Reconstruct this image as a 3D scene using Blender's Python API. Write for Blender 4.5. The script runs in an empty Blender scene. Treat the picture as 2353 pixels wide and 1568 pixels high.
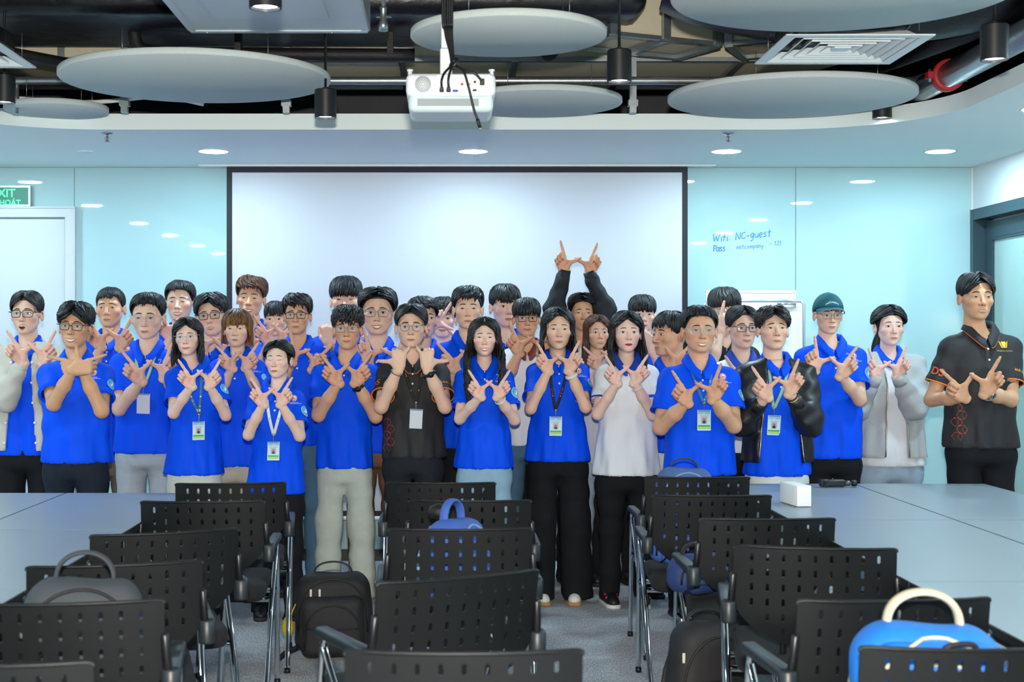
import bpy, bmesh, math, random
import numpy as np
from mathutils import Vector, Matrix, geometry as mgeo

# ---------------------------------------------------------------- camera, world, flash, exposure
SC = bpy.context.scene
COL = SC.collection
FPX = 50.0 / 36.0 * 2353.0
CAMH = 1.45
CX = 1032.0            # the photo is cropped: its optical axis lies left of the middle
cam_d = bpy.data.cameras.new('camera')
cam_d.lens = 50.0; cam_d.sensor_width = 36.0
cam_d.shift_x = (1176.5 - CX) / 2353.0
cam_d.clip_start = 0.05
cam_d.dof.use_dof = True
cam_d.dof.focus_distance = 7.9
cam_d.dof.aperture_fstop = 5.0
cam = bpy.data.objects.new('camera', cam_d)
cam.location = (0, 0, CAMH); cam.rotation_euler = (math.radians(90), 0, 0)
COL.objects.link(cam); SC.camera = cam

world = bpy.data.worlds.new('world'); SC.world = world; world.use_nodes = True
world.node_tree.nodes['Background'].inputs[0].default_value = (0.75, 0.92, 1.0, 1)
world.node_tree.nodes['Background'].inputs[1].default_value = 0.25

fl_d = bpy.data.lights.new('camera_flash', 'AREA')
fl_d.shape = 'RECTANGLE'; fl_d.size = 0.10; fl_d.size_y = 0.06
fl_d.energy = 265.0; fl_d.color = (1.0, 0.92, 0.82)
fl = bpy.data.objects.new('camera_flash', fl_d)
fl.location = (0.0, -0.03, 1.71); fl.rotation_euler = (math.radians(92), 0, 0)
COL.objects.link(fl)
LAMP_POWER = 260.0

vs = SC.view_settings
vs.view_transform = 'Standard'; vs.look = 'None'; vs.gamma = 1.0; vs.use_curve_mapping = False
vs.exposure = 0.16
SC.cycles.max_bounces = 5; SC.cycles.diffuse_bounces = 3; SC.cycles.adaptive_threshold = 0.05
SC.cycles.glossy_bounces = 2; SC.cycles.transmission_bounces = 2
SC.cycles.transparent_max_bounces = 12
SC.cycles.sample_clamp_indirect = 6.0
SC.cycles.caustics_reflective = False; SC.cycles.caustics_refractive = False

rng = np.random.default_rng(7)
PI = math.pi

def P(px, py, Y):
    """point at depth Y that the photo shows at pixel (px, py)"""
    return np.array([(px - CX) / FPX * Y, Y, CAMH + (784 - py) / FPX * Y])

# ---------------------------------------------------------------- materials
def lin(h):
    h = h.lstrip('#')
    out = []
    for i in (0, 2, 4):
        v = int(h[i:i+2], 16) / 255.0
        out.append(v / 12.92 if v <= 0.04045 else ((v + 0.055) / 1.055) ** 2.4)
    return out

MATS = {}
def mat(name, col, rough=0.5, metal=0.0, spec=0.5, var=0.0, vscale=8.0, bump=0.0, bscale=60.0, coat=0.0,
        emit=None, estr=0.0, stretch=None, sheen=0.0, tint=None, alpha=1.0):
    if name in MATS: return MATS[name]
    m = bpy.data.materials.new(name); m.use_nodes = True
    nt = m.node_tree; b = nt.nodes['Principled BSDF']
    c = lin(col) if isinstance(col, str) else list(col)
    b.inputs['Base Color'].default_value = (*c, 1)
    b.inputs['Roughness'].default_value = rough
    b.inputs['Metallic'].default_value = metal
    b.inputs['Specular IOR Level'].default_value = spec
    if coat: b.inputs['Coat Weight'].default_value = coat; b.inputs['Coat Roughness'].default_value = 0.02
    if sheen: b.inputs['Sheen Weight'].default_value = sheen
    if alpha < 1: b.inputs['Alpha'].default_value = alpha
    if emit is not None:
        e = lin(emit) if isinstance(emit, str) else emit
        b.inputs['Emission Color'].default_value = (*e, 1); b.inputs['Emission Strength'].default_value = estr
    vec = None
    if var or bump:
        tc = nt.nodes.new('ShaderNodeTexCoord'); vec = tc.outputs['Object']
        if stretch:
            mp = nt.nodes.new('ShaderNodeMapping'); mp.inputs['Scale'].default_value = stretch
            nt.links.new(vec, mp.inputs[0]); vec = mp.outputs[0]
    base = None
    if var:
        n = nt.nodes.new('ShaderNodeTexNoise'); n.inputs['Scale'].default_value = vscale; n.inputs['Detail'].default_value = 5
        nt.links.new(vec, n.inputs['Vector'])
        mx = nt.nodes.new('ShaderNodeMix'); mx.data_type = 'RGBA'
        mx.inputs[6].default_value = (*[max(0, v * (1 - var)) for v in c], 1)
        mx.inputs[7].default_value = (*[min(1, v * (1 + var)) for v in c], 1)
        nt.links.new(n.outputs[0], mx.inputs[0]); base = mx.outputs[2]
    if tint is not None:
        at = nt.nodes.new('ShaderNodeAttribute'); at.attribute_name = 'tint'
        mx = nt.nodes.new('ShaderNodeMix'); mx.data_type = 'RGBA'
        if base is not None: nt.links.new(base, mx.inputs[6])
        else: mx.inputs[6].default_value = (*c, 1)
        mx.inputs[7].default_value = (*tint, 1)
        nt.links.new(at.outputs['Fac'], mx.inputs[0]); base = mx.outputs[2]
    if base is not None: nt.links.new(base, b.inputs['Base Color'])
    if bump:
        n = nt.nodes.new('ShaderNodeTexNoise'); n.inputs['Scale'].default_value = bscale; n.inputs['Detail'].default_value = 4
        nt.links.new(vec, n.inputs['Vector'])
        bp = nt.nodes.new('ShaderNodeBump'); bp.inputs['Strength'].default_value = bump; bp.inputs['Distance'].default_value = 0.01
        nt.links.new(n.outputs[0], bp.inputs['Height']); nt.links.new(bp.outputs[0], b.inputs['Normal'])
    MATS[name] = m
    return m

def glassy(name, col, mixf=0.12, rough=0.0):
    """clear sheet: mostly see-through, mirror-like at the surface"""
    if name in MATS: return MATS[name]
    m = bpy.data.materials.new(name); m.use_nodes = True; nt = m.node_tree
    nt.nodes.remove(nt.nodes['Principled BSDF']); out = nt.nodes['Material Output']
    t = nt.nodes.new('ShaderNodeBsdfTransparent'); t.inputs[0].default_value = (*lin(col), 1)
    g = nt.nodes.new('ShaderNodeBsdfGlossy'); g.inputs['Roughness'].default_value = rough
    mx = nt.nodes.new('ShaderNodeMixShader'); mx.inputs[0].default_value = mixf
    nt.links.new(t.outputs[0], mx.inputs[1]); nt.links.new(g.outputs[0], mx.inputs[2]); nt.links.new(mx.outputs[0], out.inputs[0])
    MATS[name] = m
    return m

# ---------------------------------------------------------------- mesh and object helpers
def link(o, parent=None):
    COL.objects.link(o)
    if parent is not None: o.parent = parent
    return o

def tag(o, label=None, cat=None, group=None, kind=None):
    if label: o['label'] = label
    if cat: o['category'] = cat
    if group: o['group'] = group
    if kind: o['kind'] = kind
    return o

def empty(name, loc=(0, 0, 0), rz=0.0, label=None, cat=None, group=None):
    o = bpy.data.objects.new(name, None)
    o.location = [float(v) for v in loc]; o.rotation_euler = (0, 0, rz); o.empty_display_size = 0.1
    COL.objects.link(o)
    return tag(o, label, cat, group)

class MB:
    """collects vertices and faces (with a material slot) for ONE mesh object"""
    def __init__(s): s.v = []; s.f = []; s.m = []; s.n = 0; s.sm = []; s.t = []
    def add(s, V, F, mi=0, smooth=True, tint=None):
        V = np.asarray(V, dtype=np.float64).reshape(-1, 3)
        s.v.append(V)
        s.t.append(np.zeros(len(V)) if tint is None else np.asarray(tint, dtype=float) * np.ones(len(V)))
        if isinstance(F, np.ndarray): fl = (F + s.n).tolist()
        else: fl = [[i + s.n for i in f] for f in F]
        s.f.extend(fl)
        if isinstance(mi, (int, np.integer)): s.m.extend([int(mi)] * len(fl))
        else: s.m.extend([int(i) for i in mi])
        s.sm.extend([bool(smooth)] * len(fl)); s.n += len(V)
        return s
    def box(s, c, d, mi=0, R=None):
        x, y, z = [q / 2 for q in d]
        V = np.array([[a, b, e] for a in (-x, x) for b in (-y, y) for e in (-z, z)])
        if R is not None: V = V @ np.array(R).T
        V = V + np.array(c)
        return s.add(V, [[0, 1, 3, 2], [4, 6, 7, 5], [0, 4, 5, 1], [2, 3, 7, 6], [0, 2, 6, 4], [1, 5, 7, 3]], mi, False)
    def rbox(s, c, d, r, mi=0, n=3, R=None):
        """box with rounded edges"""
        V, F = rounded_box(d, r, n); V0 = V
        if R is not None: V = V @ np.array(R).T
        flat = np.array([np.abs(np.cross(V0[f[1]] - V0[f[0]], V0[f[2]] - V0[f[1]])).tolist() for f in F]); mx = flat.max(1) / (np.linalg.norm(flat, axis=1) + 1e-15)
        s.add(V + np.array(c), F, mi, True); s.sm[-len(F):] = [bool(q < .9995) for q in mx]
        return s
    def tube(s, pts, r, n=10, mi=0, closed=False, cap=True, flat=None):
        V, F = tube_geo(pts, r, n, closed, cap, flat)
        return s.add(V, F, mi, True)
    def lathe(s, prof, n=32, c=(0, 0, 0), mi=0, smooth=True, R=None):
        """prof: list of (radius, z) from one end to the other"""
        V = []; F = []
        for r, z in prof:
            for k in range(n):
                a = 2 * PI * k / n
                V.append((r * math.cos(a), r * math.sin(a), z))
        for i in range(len(prof) - 1):
            for k in range(n):
                F.append([i * n + k, i * n + (k + 1) % n, (i + 1) * n + (k + 1) % n, (i + 1) * n + k])
        F.append(list(range(n))[::-1]); F.append([(len(prof) - 1) * n + k for k in range(n)])
        V = np.array(V)
        if R is not None: V = V @ np.array(R).T
        return s.add(V + np.array(c), F, mi, smooth)
    def build(s, name, mats, parent=None, sharp=None, loc=None):
        me = bpy.data.meshes.new(name)
        V = np.concatenate(s.v) if s.v else np.zeros((0, 3))
        if loc is not None: V = V - np.array(loc)
        me.from_pydata(V.tolist(), [], s.f)
        if not isinstance(mats, (list, tuple)): mats = [mats]
        for m in mats: me.materials.append(m)
        if len(mats) > 1: me.polygons.foreach_set('material_index', s.m)
        me.polygons.foreach_set('use_smooth', s.sm)
        T = np.concatenate(s.t) if s.t else np.zeros(0)
        if T.size and T.max() > 0:
            a = me.attributes.new('tint', 'FLOAT', 'POINT'); a.data.foreach_set('value', T.astype(np.float32))
        if sharp is not None: me.set_sharp_from_angle(angle=math.radians(sharp))
        me.update()
        o = bpy.data.objects.new(name, me)
        if loc is not None: o.location = [float(q) for q in loc]
        return link(o, parent)

def rounded_box(d, r, n=3):
    bm = bmesh.new(); bmesh.ops.create_cube(bm, size=1.0)
    for v in bm.verts: v.co = Vector((v.co.x * d[0], v.co.y * d[1], v.co.z * d[2]))
    bmesh.ops.bevel(bm, geom=bm.edges[:], offset=r, segments=n, affect='EDGES', profile=0.5)
    bm.verts.index_update()
    V = np.array([v.co[:] for v in bm.verts]); F = [[v.index for v in f.verts] for f in bm.faces]
    bm.free(); return V, F

def smooth_path(pts, k=6, closed=False):
    """Catmull-Rom through pts"""
    p = np.asarray(pts, float); n = len(p); out = []
    rng_ = range(n) if closed else range(n - 1)
    for i in rng_:
        if closed: a, b, c, d = p[(i - 1) % n], p[i], p[(i + 1) % n], p[(i + 2) % n]
        else: a, b, c, d = p[max(i - 1, 0)], p[i], p[i + 1], p[min(i + 2, n - 1)]
        for j in range(k):
            t = j / k
            out.append(0.5 * (2 * b + (c - a) * t + (2 * a - 5 * b + 4 * c - d) * t * t + (3 * b - a - 3 * c + d) * t ** 3))
    if not closed: out.append(p[-1])
    return np.array(out)

def tube_geo(pts, r, n=10, closed=False, cap=True, flat=None):
    p = np.asarray(pts, float); m = len(p)
    rr = np.ones(m) * r if np.isscalar(r) else np.asarray(r, float)
    if closed: T = np.roll(p, -1, 0) - np.roll(p, 1, 0)
    else: T = np.gradient(p, axis=0)
    T /= np.linalg.norm(T, axis=1)[:, None] + 1e-12
    up = np.array([0, 0, 1.0]) if abs(T[0][2]) < 0.9 else np.array([1.0, 0, 0])
    u = np.cross(T[0], up); u /= np.linalg.norm(u); V = []
    for i in range(m):
        u = u - T[i] * (u @ T[i]); u /= np.linalg.norm(u) + 1e-12
        w = np.cross(T[i], u)
        for k in range(n):
            a = 2 * PI * k / n
            fx, fy = (1, 1) if flat is None else flat
            V.append(p[i] + rr[i] * (fx * math.cos(a) * u + fy * math.sin(a) * w))
    F = []
    for i in range(m if closed else m - 1):
        j = (i + 1) % m
        for k in range(n): F.append([i * n + k, i * n + (k + 1) % n, j * n + (k + 1) % n, j * n + k])
    if cap and not closed:
        F.append(list(range(n))[::-1]); F.append([(m - 1) * n + k for k in range(n)])
    return np.array(V), F

# ---------------------------------------------------------------- signed distance shapes, meshed with surface nets
def cone(X, Y, Z, a, b, ra, rb):
    a = np.asarray(a, float); b = np.asarray(b, float); d = b - a; L = float(d @ d) + 1e-12
    px, py, pz = X - a[0], Y - a[1], Z - a[2]
    t = np.clip((px * d[0] + py * d[1] + pz * d[2]) / L, 0, 1)
    return np.sqrt((px - t * d[0]) ** 2 + (py - t * d[1]) ** 2 + (pz - t * d[2]) ** 2) - (ra + t * (rb - ra))

def ell(X, Y, Z, c, r):
    x, y, z = X - c[0], Y - c[1], Z - c[2]
    k0 = np.sqrt((x / r[0]) ** 2 + (y / r[1]) ** 2 + (z / r[2]) ** 2)
    k1 = np.sqrt((x / r[0] ** 2) ** 2 + (y / r[1] ** 2) ** 2 + (z / r[2] ** 2) ** 2) + 1e-9
    return k0 * (k0 - 1) / k1

def smin(a, b, k):
    h = np.clip(0.5 + 0.5 * (b - a) / k, 0, 1)
    return b + (a - b) * h - k * h * (1 - h)
def smax(a, b, k): return -smin(-a, -b, k)

def snet(fn, lo, hi, h):
    lo = np.asarray(lo, float); n = np.ceil((np.asarray(hi) - lo) / h).astype(int) + 1
    ax = [lo[i] + h * np.arange(n[i]) for i in range(3)]
    X, Y, Z = np.meshgrid(*ax, indexing='ij')
    D = fn(X, Y, Z); ins = D < 0
    s = sum(ins[a:n[0] - 1 + a, b:n[1] - 1 + b, c:n[2] - 1 + c].astype(np.int8) for a in (0, 1) for b in (0, 1) for c in (0, 1))
    act = (s > 0) & (s < 8)
    I, J, K = np.nonzero(act); N = len(I)
    idx = -np.ones(act.shape, np.int64); idx[I, J, K] = np.arange(N)
    acc = np.zeros((N, 3)); cnt = np.zeros(N)
    for axis in range(3):
        o = [q for q in range(3) if q != axis]
        for a in (0, 1):
            for b in (0, 1):
                c0 = [0, 0, 0]; c0[o[0]] = a; c0[o[1]] = b
                c1 = list(c0); c1[axis] = 1
                A = D[I + c0[0], J + c0[1], K + c0[2]]; B = D[I + c1[0], J + c1[1], K + c1[2]]
                cr = (A < 0) != (B < 0)
                t = np.where(cr, A / np.where(np.abs(A - B) < 1e-12, 1e-12, A - B), 0)
                p = np.zeros((N, 3)); p[:, o[0]] = a; p[:, o[1]] = b; p[:, axis] = t
                acc += p * cr[:, None]; cnt += cr
    V = lo + h * (np.stack([I, J, K], 1) + acc / np.maximum(cnt, 1)[:, None])
    F = []
    for axis in range(3):
        u, w = (axis + 1) % 3, (axis + 2) % 3
        sl0 = [slice(1, -1)] * 3; sl1 = [slice(1, -1)] * 3
        sl0[axis] = slice(0, -1); sl1[axis] = slice(1, None)
        A = ins[tuple(sl0)]; B = ins[tuple(sl1)]
        e = np.argwhere(A != B)
        if not len(e): continue
        fa = A[tuple(e.T)]
        base = e.copy(); base[:, u] += 1; base[:, w] += 1
        def cell(du, dw):
            q = base.copy(); q[:, u] -= du; q[:, w] -= dw
            return idx[q[:, 0], q[:, 1], q[:, 2]]
        q = np.stack([cell(1, 1), cell(0, 1), cell(0, 0), cell(1, 0)], 1)
        q[~fa] = q[~fa][:, ::-1]
        F.append(q)
    F = np.concatenate(F)
    return V, F[(F >= 0).all(1)]

def trace(fn, P0, d, off=0.0, steps=48):
    """march the points P0 along d until they meet the surface fn = off"""
    p = np.array(P0, float); d = np.asarray(d, float); d = d / np.linalg.norm(d)
    for _ in range(steps):
        v = fn(p[:, 0], p[:, 1], p[:, 2]) - off
        p = p + d * (np.clip(v, -0.02, 0.05) * 0.8)[:, None]
    bad = np.abs(fn(p[:, 0], p[:, 1], p[:, 2]) - off) > .006
    if bad.any():   # points that ran past the surface keep the depth of the rest
        t = ((p - P0) @ d); tm = np.median(t[~bad]) if (~bad).any() else .1
        p[bad] = np.asarray(P0)[bad] + d * tm
    return p

def grid_faces(nu, nv, closed=False):
    F = []
    for i in range(nu - 1):
        for j in range(nv if closed else nv - 1):
            k = (j + 1) % nv
            F.append([i * nv + j, (i + 1) * nv + j, (i + 1) * nv + k, i * nv + k])
    return F

_TXT = {}
def text2d(s, size=1.0, bold=0.0, shear=0.0):
    """flat triangles of a word: centred verts (N,2), faces"""
    key = (s, bold, shear)
    if key not in _TXT:
        cu = bpy.data.curves.new('t', 'FONT'); cu.body = s; cu.size = 1.0; cu.resolution_u = 3
        cu.offset = bold; cu.shear = shear
        ob = bpy.data.objects.new('t', cu); COL.objects.link(ob)
        bpy.context.view_layer.update()
        dg = bpy.context.evaluated_depsgraph_get()
        me = bpy.data.meshes.new_from_object(ob.evaluated_get(dg))
        V = np.array([v.co[:2] for v in me.vertices]); F = [list(p.vertices) for p in me.polygons]
        bpy.data.objects.remove(ob); bpy.data.curves.remove(cu); bpy.data.meshes.remove(me)
        c = (V.max(0) + V.min(0)) / 2
        _TXT[key] = (V - c, F)
    V, F = _TXT[key]
    return V * size, F

def rotm(ax, deg):
    return np.array(Matrix.Rotation(math.radians(deg), 3, ax))
# ================================================================ THE ROOM
XL, XR, YB, YF, ZC, ZS = -4.6, 3.466, 9.42, -1.6, 2.60, 3.75
mat('wall_white', '#dce0e2', .55, var=.02, vscale=3); mat('ceiling_white', '#eaf7f5', .6, var=.02, vscale=2)
mat('plenum_dark', '#4a4d54', .85, var=.25, vscale=2.5); mat('slab_dark', '#26282c', .9, var=.3, vscale=3)
mat('glass_painted', '#aed0d3', .02, spec=.62, coat=.35)
mat('baseboard_dark', '#23272b', .5)
mat('door_white', '#c8ced2', .4); mat('door_dark', '#2b4149', .4, spec=.4); mat('door_glass', '#a4beb8', .06, spec=.6)
mat('screen_fabric', '#c4c7cd', .9); mat('screen_black', '#16181d', .7)
mat('marker_blue', '#4f98cc', .6)

def carpet():
    m = bpy.data.materials.new('carpet'); m.use_nodes = True; nt = m.node_tree; b = nt.nodes['Principled BSDF']; b.inputs['Roughness'].default_value = .95; b.inputs['Specular IOR Level'].default_value = .1
    tc = nt.nodes.new('ShaderNodeTexCoord')
    n = nt.nodes.new('ShaderNodeTexNoise'); n.inputs['Scale'].default_value = 160; n.inputs['Detail'].default_value = 6
    n2 = nt.nodes.new('ShaderNodeTexNoise'); n2.inputs['Scale'].default_value = 3
    mp = nt.nodes.new('ShaderNodeMapping'); mp.inputs['Scale'].default_value = (1, .25, 1)
    nt.links.new(tc.outputs['Object'], mp.inputs[0]); nt.links.new(mp.outputs[0], n.inputs['Vector']); nt.links.new(tc.outputs['Object'], n2.inputs['Vector'])
    cr = nt.nodes.new('ShaderNodeValToRGB'); cr.color_ramp.elements[0].position = .34; cr.color_ramp.elements[1].position = .66
    cr.color_ramp.elements[0].color = (*lin('#9a9ea2'), 1); cr.color_ramp.elements[1].color = (*lin('#d6d8da'), 1)
    ad = nt.nodes.new('ShaderNodeMath'); ad.operation = 'MULTIPLY_ADD'; ad.inputs[1].default_value = .25; nt.links.new(n2.outputs[0], ad.inputs[0]); 
    sb = nt.nodes.new('ShaderNodeMath'); sb.operation = 'SUBTRACT'; sb.inputs[1].default_value = .125; nt.links.new(n.outputs[0], sb.inputs[0]); nt.links.new(sb.outputs[0], ad.inputs[2])
    nt.links.new(ad.outputs[0], cr.inputs[0]); nt.links.new(cr.outputs[0], b.inputs['Base Color'])
    bp = nt.nodes.new('ShaderNodeBump'); bp.inputs['Strength'].default_value = .5; bp.inputs['Distance'].default_value = .004
    nt.links.new(n.outputs[0], bp.inputs['Height']); nt.links.new(bp.outputs[0], b.inputs['Normal'])
    return m

def structure(name, mb, m, **kw):
    return tag(mb.build(name, m, **kw), kind='structure')

structure('floor', MB().box(((XL + XR) / 2, (YB + YF) / 2, -.05), (XR - XL + .2, YB - YF + .2, .10)), carpet())
wb = structure('wall_back', MB().box(((XL + XR) / 2, YB + .06, ZC / 2), (XR - XL + .2, .12, ZC)), MATS['wall_white'])
edges = [XL, -2.479, -.684, .836, 2.292, XR - .012]
for a, b in zip(edges[:-1], edges[1:]):
    mb = MB(); mb.rbox(((a + b) / 2, YB - .006, (ZC + .07) / 2), (b - a - .004, .012, ZC - .07 - .004), .0012, n=1)
    mb.build('glass_panel', MATS['glass_painted'], wb)
structure('baseboard_back', MB().box(((XL + XR) / 2, YB - .012, .035), (XR - XL, .018, .07)), MATS['baseboard_dark'])
structure('wall_left', MB().box((XL - .06, (YB + YF) / 2, ZC / 2), (.12, YB - YF, ZC)), MATS['wall_white'])
structure('wall_front', MB().box(((XL + XR) / 2, YF - .06, ZC / 2), (XR - XL + .2, .12, ZC)), MATS['wall_white'])
# right wall with the opening of the glazed door
DY0, DY1, DH = 8.10, 9.34, 2.31
mb = MB(); mb.box((XR + .06, (YF + DY0) / 2, ZC / 2), (.12, DY0 - YF, ZC)); mb.box((XR + .06, (DY1 + YB) / 2, ZC / 2), (.12, YB - DY1, ZC)); mb.box((XR + .06, (DY0 + DY1) / 2, (DH + ZC) / 2), (.12, DY1 - DY0, ZC - DH))
structure('wall_right', mb, MATS['wall_white'])
structure('trim_1', MB().box((XR - .008, YB - .014, ZC / 2), (.014, .012, ZC - .01)), MATS['wall_white'])
d = MB(); fr = .055
d.box((XR + .02, DY1 - fr / 2, DH / 2), (.13, fr, DH)); d.box((XR + .02, DY0 + fr / 2, DH / 2), (.13, fr, DH)); d.box((XR + .02, (DY0 + DY1) / 2, DH - .035), (.128, DY1 - DY0 - .002, .07))
door2 = structure('door_2', d, MATS['door_dark'])
ly0, ly1, lz1 = DY0 + fr + .006, DY1 - fr - .006, DH - .078
lf = MB(); st = .09
lf.box((XR + .055, ly0 + st / 2, lz1 / 2), (.045, st, lz1 - .01)); lf.box((XR + .055, ly1 - st / 2, lz1 / 2), (.045, st, lz1 - .01))
lf.box((XR + .055, (ly0 + ly1) / 2, lz1 - .06), (.044, ly1 - ly0 - .002, .11)); lf.box((XR + .055, (ly0 + ly1) / 2, .06), (.044, ly1 - ly0 - .002, .11))
leaf = lf.build('door_leaf', MATS['door_dark'], door2)
MB().box((XR + .058, (ly0 + ly1) / 2, lz1 / 2), (.012, ly1 - ly0 - 2 * st + .01, lz1 - .22)).build('door_pane', MATS['door_glass'], leaf)
bead = MB()
for yy in (ly0 + st + .008, ly1 - st - .008): bead.box((XR + .044, yy, lz1 / 2), (.018, .016, lz1 - .23))
for zz in (.122, lz1 - .122): bead.box((XR + .044, (ly0 + ly1) / 2, zz), (.017, ly1 - ly0 - 2 * st, .016))
bead.build('glazing_bead', MATS['door_dark'], leaf)
hb = MB(); hb.tube([(XR - .035, ly0 + .045, .62), (XR - .035, ly0 + .045, 1.30)], .014, 12)
for zz in (.72, 1.20): hb.tube([(XR + .034, ly0 + .045, zz), (XR - .035, ly0 + .045, zz)], .008, 8)
hb.build('door_handle', mat('handle_black', '#14161a', .3), leaf)
# white door in the back wall
DX1 = -2.4615; DXW = 1.06; DT = 2.335
f = MB(); yy = YB - .035
f.box((DX1 - .034, yy, DT / 2), (.068, .046, DT)); f.box((DX1 - DXW + .034, yy, DT / 2), (.068, .046, DT)); f.box((DX1 - DXW / 2, yy, DT - .034), (DXW - .136, .046, .068))
door1 = structure('door_1', f, MATS['door_white'])
l = MB(); l.box((DX1 - .005, yy - .025, DT / 2), (.010, .012, DT)); l.box((DX1 - DXW / 2, yy - .025, DT - .005), (DXW - .02, .012, .010)); l.box((DX1 - DXW / 2, yy - .020, DT - .064), (DXW - .12, .012, .010))
l.build('frame_moulding', MATS['door_white'], door1)
lf = MB().rbox((DX1 - DXW / 2, yy + .010, (DT - .075) / 2), (DXW - .146, .03, DT - .085), .003, n=1).build('door_leaf', MATS['door_white'], door1)
h = MB(); h.tube([(DX1 - DXW + .13, yy - .055, 1.02), (DX1 - DXW + .25, yy - .055, 1.02)], .010, 10); h.tube([(DX1 - DXW + .13, yy, 1.02), (DX1 - DXW + .13, yy - .055, 1.02)], .010, 10); h.build('door_handle', mat('steel', '#a8aeb2', .3, metal=1.0), lf)

# ---- ceiling: lowered ring with a rounded opening, dark void above
OX0, OX1, OY0, OY1, OR = -2.66, 2.55, -.6, 7.72, .80
inner = []
for cx, cy, a0 in ((OX1 - OR, OY1 - OR, 0), (OX0 + OR, OY1 - OR, 90), (OX0 + OR, OY0 + OR, 180), (OX1 - OR, OY0 + OR, 270)):
    for k in range(17):
        a = math.radians(a0 + 90 * k / 16); inner.append((cx + OR * math.cos(a), cy + OR * math.sin(a)))
outer = [(XL - .1, YF - .1), (XR + .1, YF - .1), (XR + .1, YB + .1), (XL - .1, YB + .1)]
tri = mgeo.tessellate_polygon([[Vector((x, y, 0)) for x, y in outer], [Vector((x, y, 0)) for x, y in inner[::-1]]])
allp = outer + inner[::-1]; nb = len(allp); th = .012
V = np.array([(x, y, ZC) for x, y in allp] + [(x, y, ZC + th) for x, y in allp])
mb = MB(); mb.add(V, [list(t) for t in tri] + [[i + nb for i in t][::-1] for t in tri], 0, False)
ceil = structure('ceiling', mb, MATS['ceiling_white'])
ni = len(inner); fh = .085
V = np.array([(x, y, ZC - .002) for x, y in inner] + [(x, y, ZC + fh) for x, y in inner])
V2 = []
for x, y in inner:
    cx, cy = np.clip(x, OX0 + OR, OX1 - OR), np.clip(y, OY0 + OR, OY1 - OR); dv = np.array([x - cx, y - cy]); q = np.linalg.norm(dv); V2.append((x + dv[0] / q * .02, y + dv[1] / q * .02))
V = np.concatenate([V, [(x, y, ZC + fh) for x, y in V2], [(x, y, ZC - .002) for x, y in V2]])
F = []
for i in range(ni):
    j = (i + 1) % ni
    for r_ in range(4): F.append([r_ * ni + i, r_ * ni + j, ((r_ + 1) % 4) * ni + j, ((r_ + 1) % 4) * ni + i])
mb = MB(); mb.add(V, F, 0, True); structure('trim_2', mb, MATS['ceiling_white'], sharp=40)
mb = MB().box(((XL + XR) / 2, (YB + YF) / 2, ZS + .05), (XR - XL + .4, YB - YF + .4, .10)); structure('ceiling_slab', mb, MATS['slab_dark'])
mb = MB()
zc, zh = (ZC + th + ZS) / 2, ZS - ZC - th
mb.box(((XL + XR) / 2, YB + .02, zc), (XR - XL, .06, zh)); mb.box(((XL + XR) / 2, YF, zc), (XR - XL, .06, zh)); mb.box((XL + .03, (YB + YF) / 2, zc), (.06, YB - YF, zh)); mb.box((XR - .03, (YB + YF) / 2, zc), (.06, YB - YF, zh))
structure('wall_void', mb, MATS['plenum_dark'])

# ---- recessed downlights
mat('lamp_trim', '#f2f4f4', .5)
mat('lamp_glow', '#ffffff', .5, emit=(.60, .86, 1.0), estr=LAMP_POWER)
lamps = [(-1.425, 8.60, 'recessed round downlight above the left edge of the screen'), (.145, 8.60, 'recessed round downlight above the middle of the screen'), (1.677, 8.60, 'recessed round downlight beside the right ceiling sprinkler'), (2.97, 8.60, 'recessed round downlight nearest the right wall')]
ORD = ('highest', 'second highest', 'third highest', 'fourth highest', 'fifth highest', 'lowest')
for y, q in zip((8.57, 6.80, 4.97, 3.40, 1.75, .2), ORD): lamps.append((-3.02, y, f'recessed round downlight, {q} of those mirrored in the glass left of the screen'))
for y, q in zip((7.02, 5.37, 3.75, 2.2, .6), ORD[1:]): lamps.append((2.92, y, f'recessed round downlight, {q} of those mirrored in the glass right of the screen'))
for x in (-1.8, -.2, 1.3): lamps.append((x, -1.0, None))
for x, y, lb in lamps:
    lo = empty('downlight', (x, y, ZC), 0, lb or 'recessed round downlight behind the photographer at the room end', 'ceiling light', 'recessed downlights in the lowered ceiling')
    a = np.linspace(0, 2 * PI, 32, endpoint=False)
    t = MB(); t.tube(np.stack([.090 * np.cos(a), .090 * np.sin(a), np.full(32, -.003)], 1), .007, 6, closed=True, flat=(1, .45)); t.build('trim_ring', MATS['lamp_trim'], lo)
    t = MB(); t.lathe([(.001, -.006), (.082, -.006), (.084, -.001), (.001, -.001)], 32); t.build('diffuser', MATS['lamp_glow'], lo)

def sprinkler(px, lb):
    y = FPX * (ZC - CAMH) / (784 - 306.0); x = (px - CX) / FPX * y
    s = empty('ceiling_sprinkler', (x, y, ZC), 0, lb, 'sprinkler', 'sprinkler heads in the lowered ceiling')
    MB().lathe([(.001, 0), (.032, 0), (.028, -.006), (.012, -.010), (.001, -.010)], 20).build('escutcheon', MATS['steel'], s)
    t = MB(); t.lathe([(.001, -.008), (.007, -.008), (.006, -.020), (.001, -.020)], 10)
    for sd in (-1, 1): t.tube([(sd * .005, 0, -.018), (sd * .013, 0, -.028), (sd * .003, 0, -.046)], .0025, 6)
    t.lathe([(.001, -.046), (.014, -.047), (.014, -.049), (.001, -.049)], 14); t.build('sprinkler_frame', MATS['steel'], s)
    MB().tube([(0, 0, -.02), (0, 0, -.044)], .003, 8).build('glass_bulb', mat('bulb_red', '#a03030', .2), s)
sprinkler(246, 'small pendent ceiling sprinkler above the white door'); sprinkler(1674, 'small pendent ceiling sprinkler above a downlight right of the screen')
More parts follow.
